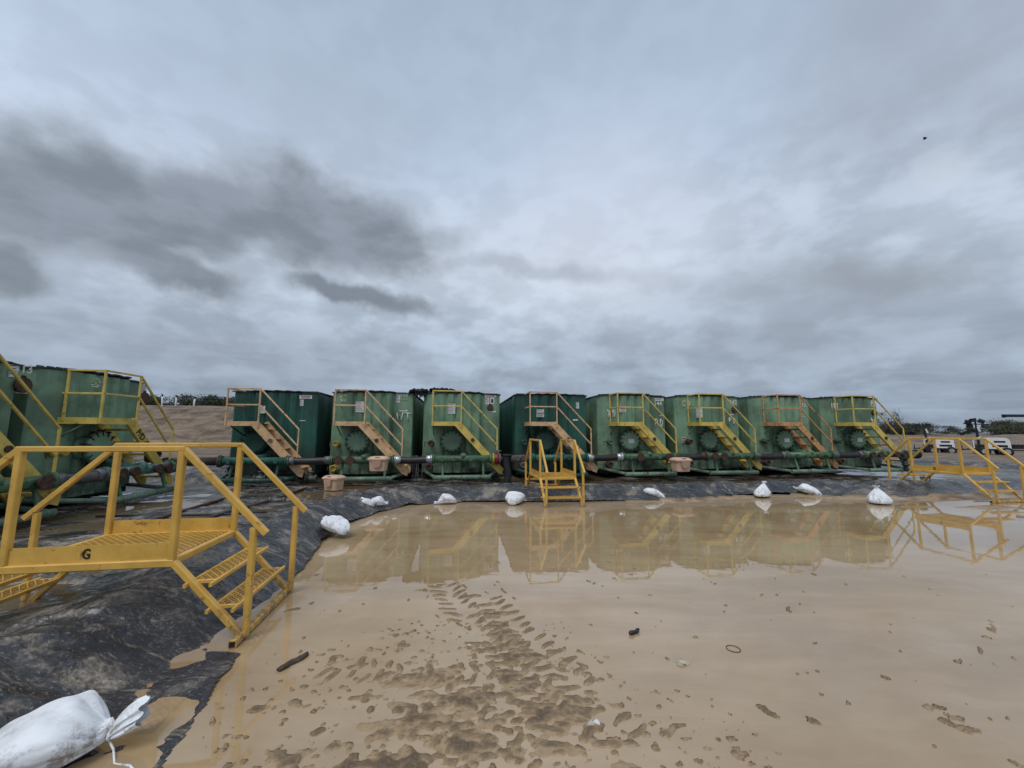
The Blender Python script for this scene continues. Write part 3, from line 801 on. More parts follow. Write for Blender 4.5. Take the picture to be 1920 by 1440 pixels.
ang = R(7.7); rv = Vector((math.cos(ang), math.sin(ang), 0)); P0 = Vector((0, 12.4, 0))
rights = [-5.79, -3.05, -.39, 2.43, 5.14, 7.82, 10.56, 13.33]
TANKS = []
spec = [
    dict(dark=1, rail='tan', label='dark green tank with tan stairs leftmost in the long row, by the dirt bank', valve='pipe_dgreen', valve2='skid', spot='dullsteel', backpost=0,
         marks=[('st', 562, 741, 585, 748, 'danger'), ('st', 563, 749, 569, 761), ('st', 486, 761, 497, 775), ('st', 562, 788, 573, 789.5, 'none')]),
    dict(rail='tan', label='green tank with tan stairs and the letters WT painted in white', valve='valveyellow', valve2='valveyellow', caps='flanged', hatches=[(1.0, .4, .55, .02)], backpost=0,
         marks=[('logo', 645, 747), ('st', 667.5, 753, 682, 773), ('st', 743, 736, 765, 742, 'danger'), ('st', 743, 742, 750, 755), ('num', '325', 758, 747, .17, 'dimpaint'), ('st', 749, 768, 764, 771.5), ('hand', 'WT', 757, 781, .46, .22)]),
    dict(rail='yellow', label='green tank with yellow stairs under the black rubber mat, beside a red valve', caps='plain', backpost=0, spot='roofm',
         marks=[('st', 840, 757, 853.5, 776), ('st', 909, 739, 930, 745, 'danger'), ('st', 909, 745.5, 917, 758), ('st', 919, 745.5, 926.5, 758, 'black'), ('hole', 919, 764.5, .085), ('st', 916, 770, 930, 773.5)]),
    dict(dark=1, rail='tan', label='dark green tank with tan stairs standing behind the small middle footbridge', valve='pipe_dgreen', valve2='dullsteel', backpost=0,
         marks=[('st', 1006, 767, 1020, 773), ('st', 1006, 773.5, 1020, 782, 'danger'), ('st', 1079.5, 754, 1085.5, 766), ('st', 1074, 786, 1083.5, 789, 'none')]),
    dict(rail='yellow', label='green tank with yellow stairs and the number 144', valve='pipe_green', caps='mixed', plate=1, hatches=[(1.5, .6, .5, .05)],
         marks=[('st', 1227, 746, 1244, 752), ('num', '144', 1233, 757, .19), ('hand', 'YD', 1146, 775, .32, .22), ('hand', 'PD', 1235, 793, .34, .24), ('st', 1161, 763, 1173.5, 773, 'danger'), ('st', 1236, 778, 1241, 780)]),
    dict(rail='yellow', label='green tank with yellow stairs and the number 342', caps='flanged',
         marks=[('num', '342', 1374, 755, .20), ('hand', 'PD', 1372, 789, .3, .18), ('logo', 1283, 757), ('hand', 'D', 1291, 756, .14, .16), ('hole', 1376.5, 768, .10), ('st', 1304, 764, 1317, 783), ('st', 1367, 776, 1375, 778.5), ('st', 1274, 819.5, 1284, 830, 'danger')]),
    dict(rail='orange', label='green tank with orange stairs, second from the right end of the long row', plate=1, valve='pipe_green', hatches=[(1.4, .7, .6, .06)],
         marks=[('num', '113', 1504, 760, .18), ('st', 1502, 781, 1509, 782, 'none')]),
    dict(rail='yellow', label='green tank with yellow stairs at the right end of the long row', plate=1, valve='pipe_green', caps='rusty',
         marks=[('hand', 'NT', 1564, 763, .32, .24), ('st', 1632, 751, 1643, 757, 'none'), ('num', '327', 1636.5, 759.5, .16), ('hole', 1637.5, 774, .085), ('hand', 'W', 1636.5, 789, .2, .18)]),
]
for i, s in enumerate(spec):
    p = P0 + rv * (rights[i] - TW); z0 = .11 + .11 * i / 7
    s.update(loc=(p.x, p.y, z0), rz=ang, seed=i + 1); TANKS.append(s)
angl = R(96.5); rl = Vector((math.cos(angl), math.sin(angl), 0))
sB = dict(rail='yellow', label='nearest complete green tank with yellow stairs, behind the large near footbridge', valve='valveyellow', valve2='valveyellow', caps='rusty', blue=1, seed=11,
          loc=(-8.50, 6.88, .10), rz=angl, marks=[('logo', 178, 718), ('hole', 268, 747, .13), ('st', 264, 720, 273, 738)])
pa = Vector((-8.50, 6.88, 0)) - rl * (TW + .22)
sA = dict(rail='yellow', label='green tank with the number 313 cut off by the left edge', caps='mixed', seed=12, loc=(pa.x, pa.y, .10), rz=angl,
          marks=[('num', '313', 43, 692, .20), ('hole', 40, 722, .12), ('st', 17, 683, 30, 708), ('st', 28, 734.5, 50, 738.5)])
TANKS += [sB, sA]
for t in TANKS: build_tank(t)

def tpt(t, u, y, z):
    c, s = math.cos(t['rz']), math.sin(t['rz']); L = t['loc']
    return Vector((L[0] + u * c - y * s, L[1] + u * s + y * c, L[2] + z))

# black lettering on the stringer of the near left tank
text_obj('P/D', .17, 'blackpaint', sB['obj'].children[[c.name.split('.')[0] for c in sB['obj'].children].index('staircase')], (1.30, -.894, 1.32), (.69, 0, -.73), (.73, 0, .69), bold=.004)

# ------------------------------------------------------------------ hoses and pipes between the tanks
def hose(a, b, label, mat='black', ferr='dullsteel', group='hoses joining the manifolds', r=.095, sag=.03, cat='hose', name='hose'):
    mid = (a + b) / 2; d = (b - a); L = d.length; d.normalize()
    o = thing(name, label, cat, (mid.x, mid.y, mid.z - r), 0, group)
    base = Vector(o.location)
    n = 14; pts = []
    for i in range(n + 1):
        f = i / n; p = a.lerp(b, f) - base; p.z -= sag * 4 * f * (1 - f); pts.append(p)
    MB().tube(pts, r, 18).build('tube', mat, o)
    for q, s in ((a, 1), (b, -1)):
        k = q - base; e = MB(); e.tube([k + d * s * (-.005), k + d * s * .05, k + d * s * .15], [r * 1.12, r * 1.12, r * 1.08], 18)
        e.flange(k + d * s * .0, d, r * 1.4, .03, 18, 8); e.build('ferrule', ferr, o)
    return o
def mani(t, end): return tpt(t, 2.035 if end else .345, -1.03, .615)
HL = ['black hose joining the leftmost dark green tank to the WT tank', 'black hose with bright silver ends between the WT tank and the next tank', None,
      'dark brown hose with a silver right end, right of the small middle footbridge', 'short black hose behind the hanging tub right of tank 144', 'black hose with grey ends right of tank 342', 'black hose with pale grey ends at the last tank of the row']
HM = ['black', 'black', None, 'brownhose', 'black', 'black', 'black']; HF = ['dullsteel', 'steel', None, 'steel', 'rust', 'dullsteel', 'dullsteel']
for i in range(7):
    if HL[i]: hose(mani(TANKS[i], 1), mani(TANKS[i + 1], 0), HL[i], HM[i], HF[i], sag=.02 + .01 * (i % 3))
hose(mani(sA, 1), mani(sB, 0), 'worn grey hose between the two tanks at the left edge', 'greyhose', 'dullsteel')
# rusty pipe from the near left tank round the corner
a = mani(sB, 1); b = mani(TANKS[0], 0)
o = thing('rusty_pipe', 'rusty brown pipe bending from the left tanks to the dark green tank', 'pipe', (a.x, a.y, .1))
base = Vector(o.location); c1 = Vector((b.x - 1.15, b.y - .35, b.z))
c0 = a + (c1 - a) * .55
MB().tube([a - base, (a + (c1 - a) * .3) - base, c0 - base], .10, 16).build('tube', 'greyhose', o)
MB().tube([c0 - base, (c1 + (c0 - c1) * .2) - base, c1 - base, (c1 + (b - c1) * .3) - base, b - base], .105, 16).build('elbow', 'rustpipe', o)
dd = (c1 - a).normalized(); ee = (b - c1).normalized()
for q, n_ in ((c0, dd), (b, ee), (a, dd), (c1 + (b - c1) * .35, ee)): MB().flange(q - base, n_, .155, .05, 18, 8).build('flange', 'rust', o)
# end cap on the far right manifold
a = mani(TANKS[7], 1); o = thing('pipe_end', 'green pipe end with dark blind flange at the last tank of the row', 'pipe', (a.x, a.y, a.z - .1))
p = Vector((0, 0, .1)); MB().tube([p, p + rv * .36], .098, 18).build('tube', 'pipe_green', o)
MB().flange(p + rv * .38, rv, .15, .05, 18, 8).build('blind_flange', 'roofm', o)
v = MB(); q = p - rv * .45 + Vector((.1, -.22, -.12)); v.tube([q, q + Vector((.0, 0, -.35)), q + Vector((.15, -.1, -.42))], .06, 12); v.flange(q, (0, 0, 1), .1, .04, 14, 6); v.flange(q + Vector((0, 0, -.2)), (0, 0, 1), .1, .04, 14, 6); v.build('drain_valve', 'roofm', o)
# red valve, elbow and upright ribbed hose between third and fourth tanks
a = mani(TANKS[2], 1); b = mani(TANKS[3], 0)
o = thing('valve_assembly', 'red valve body with yellow flange at the right end of the third tank', 'valve', (a.x, a.y, a.z - .13)); p = Vector((0, 0, .13))
MB().flange(p + rv * .03, rv, .155, .05, 18, 8).build('flange', 'valveyellow', o)
MB().tube([p + rv * .055, p + rv * .075, p + rv * .16, p + rv * .18], [.135, .15, .15, .13], 18).build('valve_body', 'red', o)
e = MB(); e.flange(p + rv * .21, rv, .15, .04, 18, 8); e.cyl(p + rv * .12 + Vector((0, 0, .13)), p + rv * .12 + Vector((0, 0, .23)), .028, 10); e.beam(p + rv * .02 + Vector((0, -.02, .22)), p + rv * .26 + Vector((0, -.02, .22)), .03, .02)
e.build('handle', 'dullsteel', o)
top = a + rv * .42; o = thing('upright_hose', 'upright ribbed black hose standing between the third and fourth tanks', 'hose', (top.x, top.y - .04, .06))
H = top.z - .06 + .10; m = MB(); pts = []; rs = []
for i in range(49): pts.append((.03 * math.sin(i / 9), 0, H * i / 48)); rs.append(.108 if i % 2 else .096)
m.tube(pts, rs, 18); m.build('tube', 'black', o)
MB().tube([(0, 0, -.02), (0, 0, .05)], [.15, .12], 16).build('collar', 'skid', o); MB().flange((0, 0, H), (0, 0, 1), .135, .04, 18, 8).build('collar', 'skid', o)
o = thing('elbow_pipe', 'grey pipe stub joining the upright hose to the dark tank manifold', 'pipe', (top.x + .1, top.y, top.z - .12))
k = Vector(o.location); m = MB(); m.tube([top + rv * .10 - k, b - k], .10, 16); m.tube([top - rv * .2 - k, top - rv * .08 - k], .06, 12)
for f in (.45, .62): m.flange(top.lerp(b, f) + Vector((0, -.10, 0)) - k, (0, 1, 0), .07, .03, 14, 6)
m.build('tube', 'greyhose', o)

# pipes lying on the pad at the left
def ground_pipe(p, label, mat, r, fit=None, z=.10, cat='pipe', group=None):
    P = [ground_at(u, v, z) for u, v in p]; c = P[len(P) // 2]
    o = thing('loose_pipe', label, cat, (c.x, c.y, z - r), 0, group); k = Vector(o.location)
    MB().tube([q - k for q in P], r, 12).build('tube', mat, o)
    if fit:
        for u, v, rr in fit:
            q = ground_at(u, v, z) - k
            m = MB(); m.cyl(q + Vector((-.11, -.02, 0)), q + Vector((.11, .02, 0)), rr, 12); m.flange(q + Vector((.13, .02, 0)), (1, .2, 0), rr * 1.3, .03, 14, 6); m.flange(q - Vector((.13, .02, 0)), (1, .2, 0), rr * 1.3, .03, 14, 6)
            m.cyl(q, q + Vector((0, 0, rr * 2.0)), rr * .5, 10); m.cyl(q + Vector((0, 0, rr * 2)), q + Vector((0, 0, rr * 2.3)), rr * .9, 12)
            m.build('coupling', 'dullsteel', o)
    return o
ground_pipe([(255, 985), (320, 965), (390, 944), (432, 932)], 'thin reddish brown pipe lying on wet liner left of its twin', 'rustpipe', .028)
ground_pipe([(350, 984), (420, 962), (480, 946), (520, 934), (575, 915)], 'thin brown pipe with grey end lying nearest the berm', 'rustpipe', .03, [(520, 938, .05)])
ground_pipe([(330, 884), (400, 888), (470, 893), (560, 897)], 'dark green pipe with grey couplings lying before the leftmost dark tank', 'dullsteel', .035, [(488, 897, .085), (583, 897, .085)], .2)
ground_pipe([(180, 968), (300, 966), (420, 964), (500, 960)], 'thin black cable lying straight across wet liner', 'black', .016, None, .09, 'cable')

# ------------------------------------------------------------------ footbridges over the berm
def grating(mb, x0, x1, y0, y1, z, lp, sp, along_x=True, th=.005, hgt=.007):
    """expanded metal: zigzag strands"""
    if along_x: n = int(round((y1 - y0) / sp)); m = int(round((x1 - x0) / (lp / 2)))
    else: n = int(round((x1 - x0) / sp)); m = int(round((y1 - y0) / (lp / 2)))
    for i in range(n + 1):
        for j in range(m):
            a0 = (sp / 2 if (j + i) % 2 else -sp / 2) * .92; a1 = -a0
            if along_x:
                yb = y0 + (y1 - y0) * i / n; xa = x0 + (x1 - x0) * j / m; xb = x0 + (x1 - x0) * (j + 1) / m
                p, q = Vector((xa, min(max(yb + a0, y0), y1), z)), Vector((xb, min(max(yb + a1, y0), y1), z))
            else:
                xb_ = x0 + (x1 - x0) * i / n; ya = y0 + (y1 - y0) * j / m; yb_ = y0 + (y1 - y0) * (j + 1) / m
                p, q = Vector((min(max(xb_ + a0, x0), x1), ya, z)), Vector((min(max(xb_ + a1, x0), x1), yb_, z))
            d = (q - p).normalized(); s = Vector((-d.y, d.x, 0)) * th / 2 * 1.3; h = Vector((0, 0, hgt / 2))
            mb.add([p - s - h, p + s - h, p + s + h, p - s + h, q - s - h, q + s - h, q + s + h, q - s + h], [(0, 1, 5, 4), (1, 2, 6, 5), (2, 3, 7, 6), (3, 0, 4, 7)])

def footbridge(label, loc, rz, W=.85, letter=True, fine=True):
    B = thing('footbridge', label, 'footbridge', loc, rz, 'yellow steel footbridges over the berm')
    DX0, DX1, XE, w = .50, 1.53, 2.06, .046
    lp, sp = (.062, .027) if fine else (.09, .045)
    g = MB(); grating(g, DX0 + .03, DX1 - .03, -W + .03, -.03, .598, lp, sp, True); g.build('deck', 'stile', B)
    f = MB()
    for x in (DX0 + .0, DX1 - .0): f.beam((x, .0, .575), (x, -W, .575), w, .05)
    for x in (.86, 1.22): f.beam((x, -.03, .570), (x, -W + .03, .570), .03, .03)
    for y in (0, -W):
        f.beam((DX0 - .02, y, .572), (DX1 + .02, y, .572), w + .006, .056)
        f.beam((-.01, y, .035), (DX0 - .012, y, .575), w, .05, (0, 1, 0)); f.beam((XE + .01, y, .035), (DX1 + .012, y, .575), w, .05, (0, 1, 0))
    f.build('frame', 'stile', B)
    for y, sgn in ((0, 1), (-W, -1)):
        tb = MB().box(((DX0 + DX1) / 2, y + .004 * sgn, .657), (DX1 - DX0 - w, .006, .115)).build('toe_board', 'stile', B)
        if letter and sgn == 1: text_obj('G', .098, 'blackpaint', tb, (1.04, .010, .655), (-1, 0, 0), bold=.002, sx=.74)
        h = MB()
        for x in (DX0, DX1): h.beam((x, y, .60), (x, y, 1.385), w, w)
        h.beam((DX0 - .02, y, 1.395), (DX1 + .02, y, 1.395), w, .04)
        for x0, x1, xp in ((DX0 - .005, -.125, -.035), (DX1 + .005, XE + .125, XE + .035)):
            h.beam((x0, y, 1.393), (x1, y, .755), w, .042, (0, 1, 0)); h.beam((xp, y, .03), (xp, y, .80), w * .95, w * .95)
        h.build('handrail', 'stile', B)
    for xa, za in ((.20, .42), (.04, .235)):
        for mir in (0, 1):
            x0, x1 = (xa, xa + .17) if not mir else (XE - xa - .17, XE - xa)
            s = MB(); grating(s, x0 + .01, x1 - .01, -W + .025, -.025, za + .012, lp * 1.05, sp * 1.15, False)
            for x in (x0, x1): s.beam((x, .06, za), (x, -W - .02, za), .022, .028)
            s.beam((x0, -.03, za), (x1, -.03, za), .02, .026); s.beam((x0, -W + .03, za), (x1, -W + .03, za), .02, .026)
            s.build('step', 'stile', B)
    for x in (0, XE):
        b = MB(); b.beam((x, .11, .026), (x, -W - .10, .026), .052, .05); bar = b.build('foot_bar', 'stile', B)
        k = MB()
        for y in (.1115, -W - .1015): k.box((x, y, .026), (.038, .004, .036))
        k.build('open_end', 'blackpaint', bar)
    return B
footbridge('large yellow footbridge in the left foreground with black letter G', (-1.995, 3.09, 0), math.atan2(-.163, -.987), .85)
footbridge('small yellow footbridge in the middle, seen end on before a dark green tank', (.70, 8.17, -.06), math.atan2(.987, -.16), .78, False, False)
footbridge('yellow footbridge at the right edge in front of the light towers', (10.72, 8.93, .0), R(98.8), .80, True, False)

# ------------------------------------------------------------------ sandbags
def sandbag(label, loc, rz, L=.55, W=.34, H=.20, neck=.80, up=.05, seed=0, tilt=0., cord=True, frill=.10, pitch=0.):
    r = random.Random(seed); NS, NA = (90, 112) if cord else (54, 64)
    ph = [r.uniform(0, 6.28) for _ in range(8)]
    vs = []
    tn = neck
    for i in range(NS + 1):
        t = i / NS
        if t < tn:
            q = t / tn
            body = max(.03, math.sin(math.pi * min(1, q * .80 + .03))) ** .45
            sh = body * (1 - .80 * max(0, (q - .64) / .36) ** 1.8)
            if pitch > .8: sh = body * (1 - .86 * q ** .9)
            ry = max(.004, W / 2 * sh); rzv = max(.004, H * (sh * (1 - q) + max(sh, W * .2 / H * 1.0) * q)) if q > .9 else max(.004, H * sh)
        else:
            q = (t - tn) / (1 - tn)
            fl = max(.03, W * .10) * (1 - .15 * q) * (1 + .25 * math.sin(q * 5)) + frill * math.sin(min(1, q) * math.pi / 2) ** 1.2
            ry = fl; rzv = fl * .8
        lift = up * max(0, (t - .5) / .5) ** 1.4
        for j in range(NA):
            a = 2 * math.pi * j / NA; c, s = math.cos(a), math.sin(a)
            y = ry * c * (1 - .10 * (s < 0)); z = rzv * (s * .62 + .52) if t < tn else rzv * (s * .8 + .75)
            if t < tn:
                z = rzv * .5 * (1 + (1 if s > 0 else -1) * abs(s) ** .7)
                z = max(0, z)
            k = max(0, 1 - abs(t - tn) / .42) ** 1.2
            cre = ((abs(math.sin(a * 4.5 + ph[0] + 1.5 * math.sin(t * 6))) ** .6 - .75) * .9 + (abs(math.sin(a * 8 + ph[1] + t * 5)) ** .6 - .75) * .5) * k + (.10 if cord else .045) * (abs(math.sin(a * 2.5 + t * 11 + ph[7])) ** .5 - .8)
            wv = 1 + cre * (.15 if t < tn else .30)
            lumps = (.03 * math.sin(a * 3 + t * 9 + ph[2]) + .028 * math.sin(t * 16 + a * 2 + ph[3]) + .018 * math.sin(a * 6 - t * 21 + ph[4])) * (1 if cord else .6)
            y *= wv + lumps * 1.1 + (.22 * math.sin(a * 3 + ph[2]) if t > tn + .02 else 0); z *= wv * .5 + .5 + lumps * 1.3
            bend = .06 * math.sin(t * 3.1 + ph[5]) * L
            x = (t - .45) * L + (.02 * L * math.sin(a * 5 + ph[6]) if t > .93 else 0)
            vs.append((x, y + bend, z + lift + tilt * x))
    n = NA
    fs = [(i * n + j, i * n + (j + 1) % n, (i + 1) * n + (j + 1) % n, (i + 1) * n + j) for i in range(NS) for j in range(n)]
    fs.append(tuple(range(n - 1, -1, -1)))
    loc = (loc[0], loc[1], loc[2] + .40 * L * math.sin(pitch))
    o = thing('sandbag', label, 'sandbag', loc, rz, 'white sandbags along the berm'); o.rotation_euler = (0, -pitch, rz)
    MB().add(vs, fs, True).build('sack', 'bag', o)
    if cord:
        i = int(round(tn * NS)); ring = [Vector(v) for v in vs[i * n:(i + 1) * n]]
        c = sum(ring, Vector()) / n; pts = [c + (p - c) * 1.06 for p in ring[::8]]; pts.append(pts[0])
        m = MB(); m.tube(pts, .006, 6)
        p0 = pts[9]; m.tube([p0, p0 + Vector((.03, -.03, -.03)), p0 + Vector((.06, -.10, -.055)), p0 + Vector((.13, -.15, -.05)), p0 + Vector((.17, -.20, -.06))], .005, 6)
        m.build('tie_cord', 'bag', o)
    return o
g = ground_at(72, 1438, .02)
sandbag('large white sandbag lying nearest the camera at the bottom left', (g.x, g.y + .03, .0), R(26), .62, .42, .22, .80, .10, 3, .0, True, .055)
def bag_at(u, v, rz, label, L=.5, W=.36, H=.24, z=.03, seed=0, neck=.80, up=.05, frill=.04, tilt=0., pitch=0.):
    g = ground_at(u, v, z); sandbag(label, (g.x, g.y + .06, z), rz, L, W, H, neck, up, seed, tilt, False, frill, pitch)
bag_at(626, 995, R(138), 'white sandbag slumped on the berm slope right of the large footbridge', .58, .34, .19, .09, 5, .83, .05, .03, .12)
bag_at(676, 955, R(195), 'plump white sandbag in the berm corner with its tied neck upright', .50, .34, .20, .06, 6, .78, .10, .03)
g = ground_at(703, 950, .08); sandbag('flat white sandbag leaning on the right of the corner bag', (g.x, g.y + .10, .07), R(10), .38, .30, .19, .90, .02, 16, .05, False, .02)
bag_at(836, 945, R(200), 'small white sandbag with pointed end, left of the rounded one', .46, .28, .20, .01, 7, .86, .0, .02)
bag_at(966, 945, R(80), 'rounded white sandbag at the water edge left of the middle footbridge', .46, .40, .25, .01, 8, .82, .0, .03)
bag_at(1222, 932, R(160), 'long white sandbag sloping down the berm before tank 144', .70, .34, .19, .04, 9, .78, .07, .05, .16)
bag_at(1520, 927, R(135), 'white sandbag lying beside the torn liner edge', .58, .38, .22, .03, 12, .90, .02, .03, .2)
def standing_bag(u, v, label, rad, H, z, seed, lean=(0., 0.), top=.07):
    """sack standing on its base, gathered and tied at the top"""
    g = ground_at(u, v, z); r = random.Random(seed); ph = [r.uniform(0, 6.28) for _ in range(6)]; NS, NA = 46, 72; vs = []
    prof = [(0, .0), (.0, .80), (.05, .97), (.18, 1.0), (.36, .86), (.55, .60), (.72, .34), (.84, .18), (.89, .14), (.94, .22), (1.0, .30)]
    for i in range(NS + 1):
        t_ = i / NS * (len(prof) - 1); k = min(int(t_), len(prof) - 2); f = t_ - k
        h = prof[k][0] * (1 - f) + prof[k + 1][0] * f; q = prof[k][1] * (1 - f) + prof[k + 1][1] * f
        for j in range(NA):
            a = 2 * math.pi * j / NA
            cr = ((abs(math.sin(a * 4 + ph[0] + h * 3)) ** .6 - .75) * .26 + (abs(math.sin(a * 7.5 + ph[1] - h * 2)) ** .6 - .75) * .14) * min(1, h * 1.8)
            q2 = q * rad * (1 + cr + .07 * math.sin(2 * a + ph[2]) + .05 * math.sin(3 * a + ph[3] + h * 4))
            vs.append((q2 * math.cos(a) * 1.1 + lean[0] * h * h, q2 * math.sin(a) * .8 + lean[1] * h * h, H * h + (.02 * math.sin(a * 3 + ph[4]) if h > .97 else 0)))
    fs = [(i * NA + j, i * NA + (j + 1) % NA, (i + 1) * NA + (j + 1) % NA, (i + 1) * NA + j) for i in range(NS) for j in range(NA)] + [tuple(NS * NA + j for j in range(NA))]
    o = thing('sandbag', label, 'sandbag', (g.x, g.y + .08, z), r.uniform(0, 6), 'white sandbags along the berm')
    MB().add(vs, fs, True).build('sack', 'bag', o)
standing_bag(1433, 931, 'upright lumpy white sandbag before tank with orange stairs', .21, .33, .03, 10, (-.10, .05))
standing_bag(1655, 944, 'cone shaped white sandbag with tied top nearest the right footbridge', .25, .36, .02, 13, (.03, .02))

# ------------------------------------------------------------------ plastic tubs
def tub(label, loc, rz, s=1.0):
    o = thing('plastic_tub', label, 'tub', loc, rz, 'cream plastic tubs')
    def rr(w, d, z, k=.05, n=5):
        out = []
        for cx, cy, a0 in ((w / 2 - k, d / 2 - k, 0), (-w / 2 + k, d / 2 - k, 90), (-w / 2 + k, -d / 2 + k, 180), (w / 2 - k, -d / 2 + k, 270)):
            for i in range(n + 1):
                a = R(a0 + 90 * i / n); out.append((s * (cx + k * math.cos(a)), s * (cy + k * math.sin(a)), s * z))
        return out
    def loft(rings):
        n = len(rings[0]); m = MB(); vs = [p for q in rings for p in q]
        fs = [(i * n + j, i * n + (j + 1) % n, (i + 1) * n + (j + 1) % n, (i + 1) * n + j) for i in range(len(rings) - 1) for j in range(n)]
        fs += [tuple(range(n - 1, -1, -1)), tuple((len(rings) - 1) * n + j for j in range(n))]
        return m.add(vs, fs, False)
    loft([rr(.38, .27, 0, .07), rr(.42, .31, .015, .08), rr(.46, .34, .27, .07), rr(.49, .37, .275, .07), rr(.49, .37, .30, .07)]).build('body', 'tub', o)
    lid = loft([rr(.53, .41, .302, .07), rr(.53, .41, .335, .07), rr(.50, .38, .35, .07), rr(.40, .28, .385, .06), rr(.36, .24, .39, .05)])
    lo = lid.build('lid', 'tub', o)
    MB().box((0, -.166 * s, .366 * s), (.12 * s, .03 * s, .014 * s), Matrix.Rotation(R(-25), 3, 'X')).build('grip_slot', 'blackpaint', lo)
    p = MB(); out = [(-.115, .285), (.115, .285), (.10, .17), (.075, .125), (.03, .105), (-.03, .105), (-.075, .125), (-.10, .17)]
    f = [(s * x, s * (-.155 - .065 * z / .3 - .03), s * z) for x, z in out]; b = [(x, y + .05 * s, z) for x, y, z in f]; n = len(f)
    p.add(f + b, [tuple(range(n - 1, -1, -1))] + [(i, (i + 1) % n, n + (i + 1) % n, n + i) for i in range(n)]); p.build('handle_flap', 'tub', o)
    return o
g = ground_at(619, 921, .08); tub('cream tub with lid standing on the wet liner', (g.x, g.y + .18, .078), R(-22), .92)
g = at(709.5, 883, 10.0); tub('cream tub with lid hanging in front of the WT tank manifold', (g.x, g.y, g.z), R(4), .93)
g = at(1277, 884, 11.35); tub('cream tub with lid hanging from the pipe right of tank 144', (g.x, g.y, g.z), R(12), 1.0)

# dark bucket on the near left manifold
q = at(283, 856, 9.2); o = thing('bucket', 'dark rusty funnel shaped bucket tipped on the left manifold', 'bucket', q)
o.rotation_euler = (R(25), R(50), 0)
m = MB(); n = 18
m.tube([(0, 0, -.13), (0, 0, .13)], [.09, .155], 18, caps=False); m.tube([(0, 0, .125), (0, 0, -.12)], [.147, .083], 18, caps=False); m.cyl((0, 0, -.13), (0, 0, -.115), .088, 18)
m.tube([(.155 * math.cos(i * math.pi / 12), .155 * math.sin(i * math.pi / 12), .13) for i in range(25)], .008, 6)
m.build('pail', 'rust', o)
MB().tube([(.155 * math.cos(a), 0.0 + .0, .13 + .13 * math.sin(a)) for a in [i * math.pi / 12 for i in range(13)]], .005, 6).build('wire_handle', 'dullsteel', o)

# black rubber mat bridging the gap between second and third tank roofs, with ragged hanging ends
t2, t3 = TANKS[1], TANKS[2]
c = tpt(t2, TW + .20, .10, TH_ + .05)
o = thing('rubber_mat', 'ragged black rubber mat bridging the roofs of two green tanks', 'mat', c, ang)
def mat_sheet(x0, x1, y0, y1, hz, rag, seed, n=26):
    m = MB(); r = random.Random(seed); V = []
    for j in range(9):
        for i in range(n + 1):
            f = i / n; x = x0 + (x1 - x0) * f; y = y0 + (y1 - y0) * j / 8
            ed = math.sin(math.pi * f) ** .45
            V.append((x, y, hz * ed * (.75 + .25 * math.sin(j * 1.3 + f * 9)) + .012 * math.sin(f * 31 + j)))
    k = len(V); V += [(x, y, z - .06 - (.02 if z > .05 else -.035)) for x, y, z in V]; w = n + 1
    F = [(j * w + i, j * w + i + 1, (j + 1) * w + i + 1, (j + 1) * w + i) for j in range(8) for i in range(n)]
    F += [(k + a, k + d, k + c_, k + b) for a, b, c_, d in F]
    for i in range(n): F += [(i + 1, i, k + i, k + i + 1), (8 * w + i, 8 * w + i + 1, k + 8 * w + i + 1, k + 8 * w + i)]
    for j in range(8): F += [(j * w, (j + 1) * w, k + (j + 1) * w, k + j * w), ((j + 1) * w + n, j * w + n, k + j * w + n, k + (j + 1) * w + n)]
    m.add(V, F, True)
    for q in range(rag):
        x = x0 + (x1 - x0) * (.34 + .5 * q / max(1, rag)); y = y0 + r.uniform(0, .1); L = r.uniform(.05, .16) * (2.0 if q == rag // 3 else 1)
        m.tube([(x, y + .06, hz * .3), (x + r.uniform(-.01, .01), y + .02, -.05), (x + r.uniform(-.02, .02), y, -.06 - L)], [.035, .028, .006], 6)
    return m
mat_sheet(-.33, .30, -.25, .5, .13, 9, 1).build('sheet', 'mat', o)
c = tpt(t3, .48, -.02, TH_ + .10); o = thing('rubber_mat', 'flat black rubber mat lying on the roof of the tank with yellow stairs', 'mat', c, ang)
mat_sheet(-.32, .30, -.2, .5, .085, 0, 3).build('sheet', 'mat', o)
m = MB(); m.tube([(.28, 0, .05), (.42, -.02, .03), (.50, -.03, -.01)], [.03, .02, .012], 8); m.build('loose_strap', 'mat', o)
# water spilling between the two tanks
c = tpt(t2, TW + .18, -.55, 0); o = MB(); r = random.Random(2)
for i in range(9):
    x = r.uniform(-.10, .16); y = r.uniform(-.1, .15)
    o.tube([(x, y, .70), (x + .02, y, .4), (x + r.uniform(.0, .05), y, -.05)], [.004, .005, .007], 6)
mw, tw_, bw = new_mat('falling water'); bw.inputs['Base Color'].default_value = (.55, .56, .55, 1); bw.inputs['Transmission Weight'].default_value = .7; bw.inputs['Roughness'].default_value = .2; bw.inputs['IOR'].default_value = 1.33
tag(o.build('spilling_water', mw, None, c), 'thin streams of water spilling from the hose between two tanks', 'water', kind='stuff')

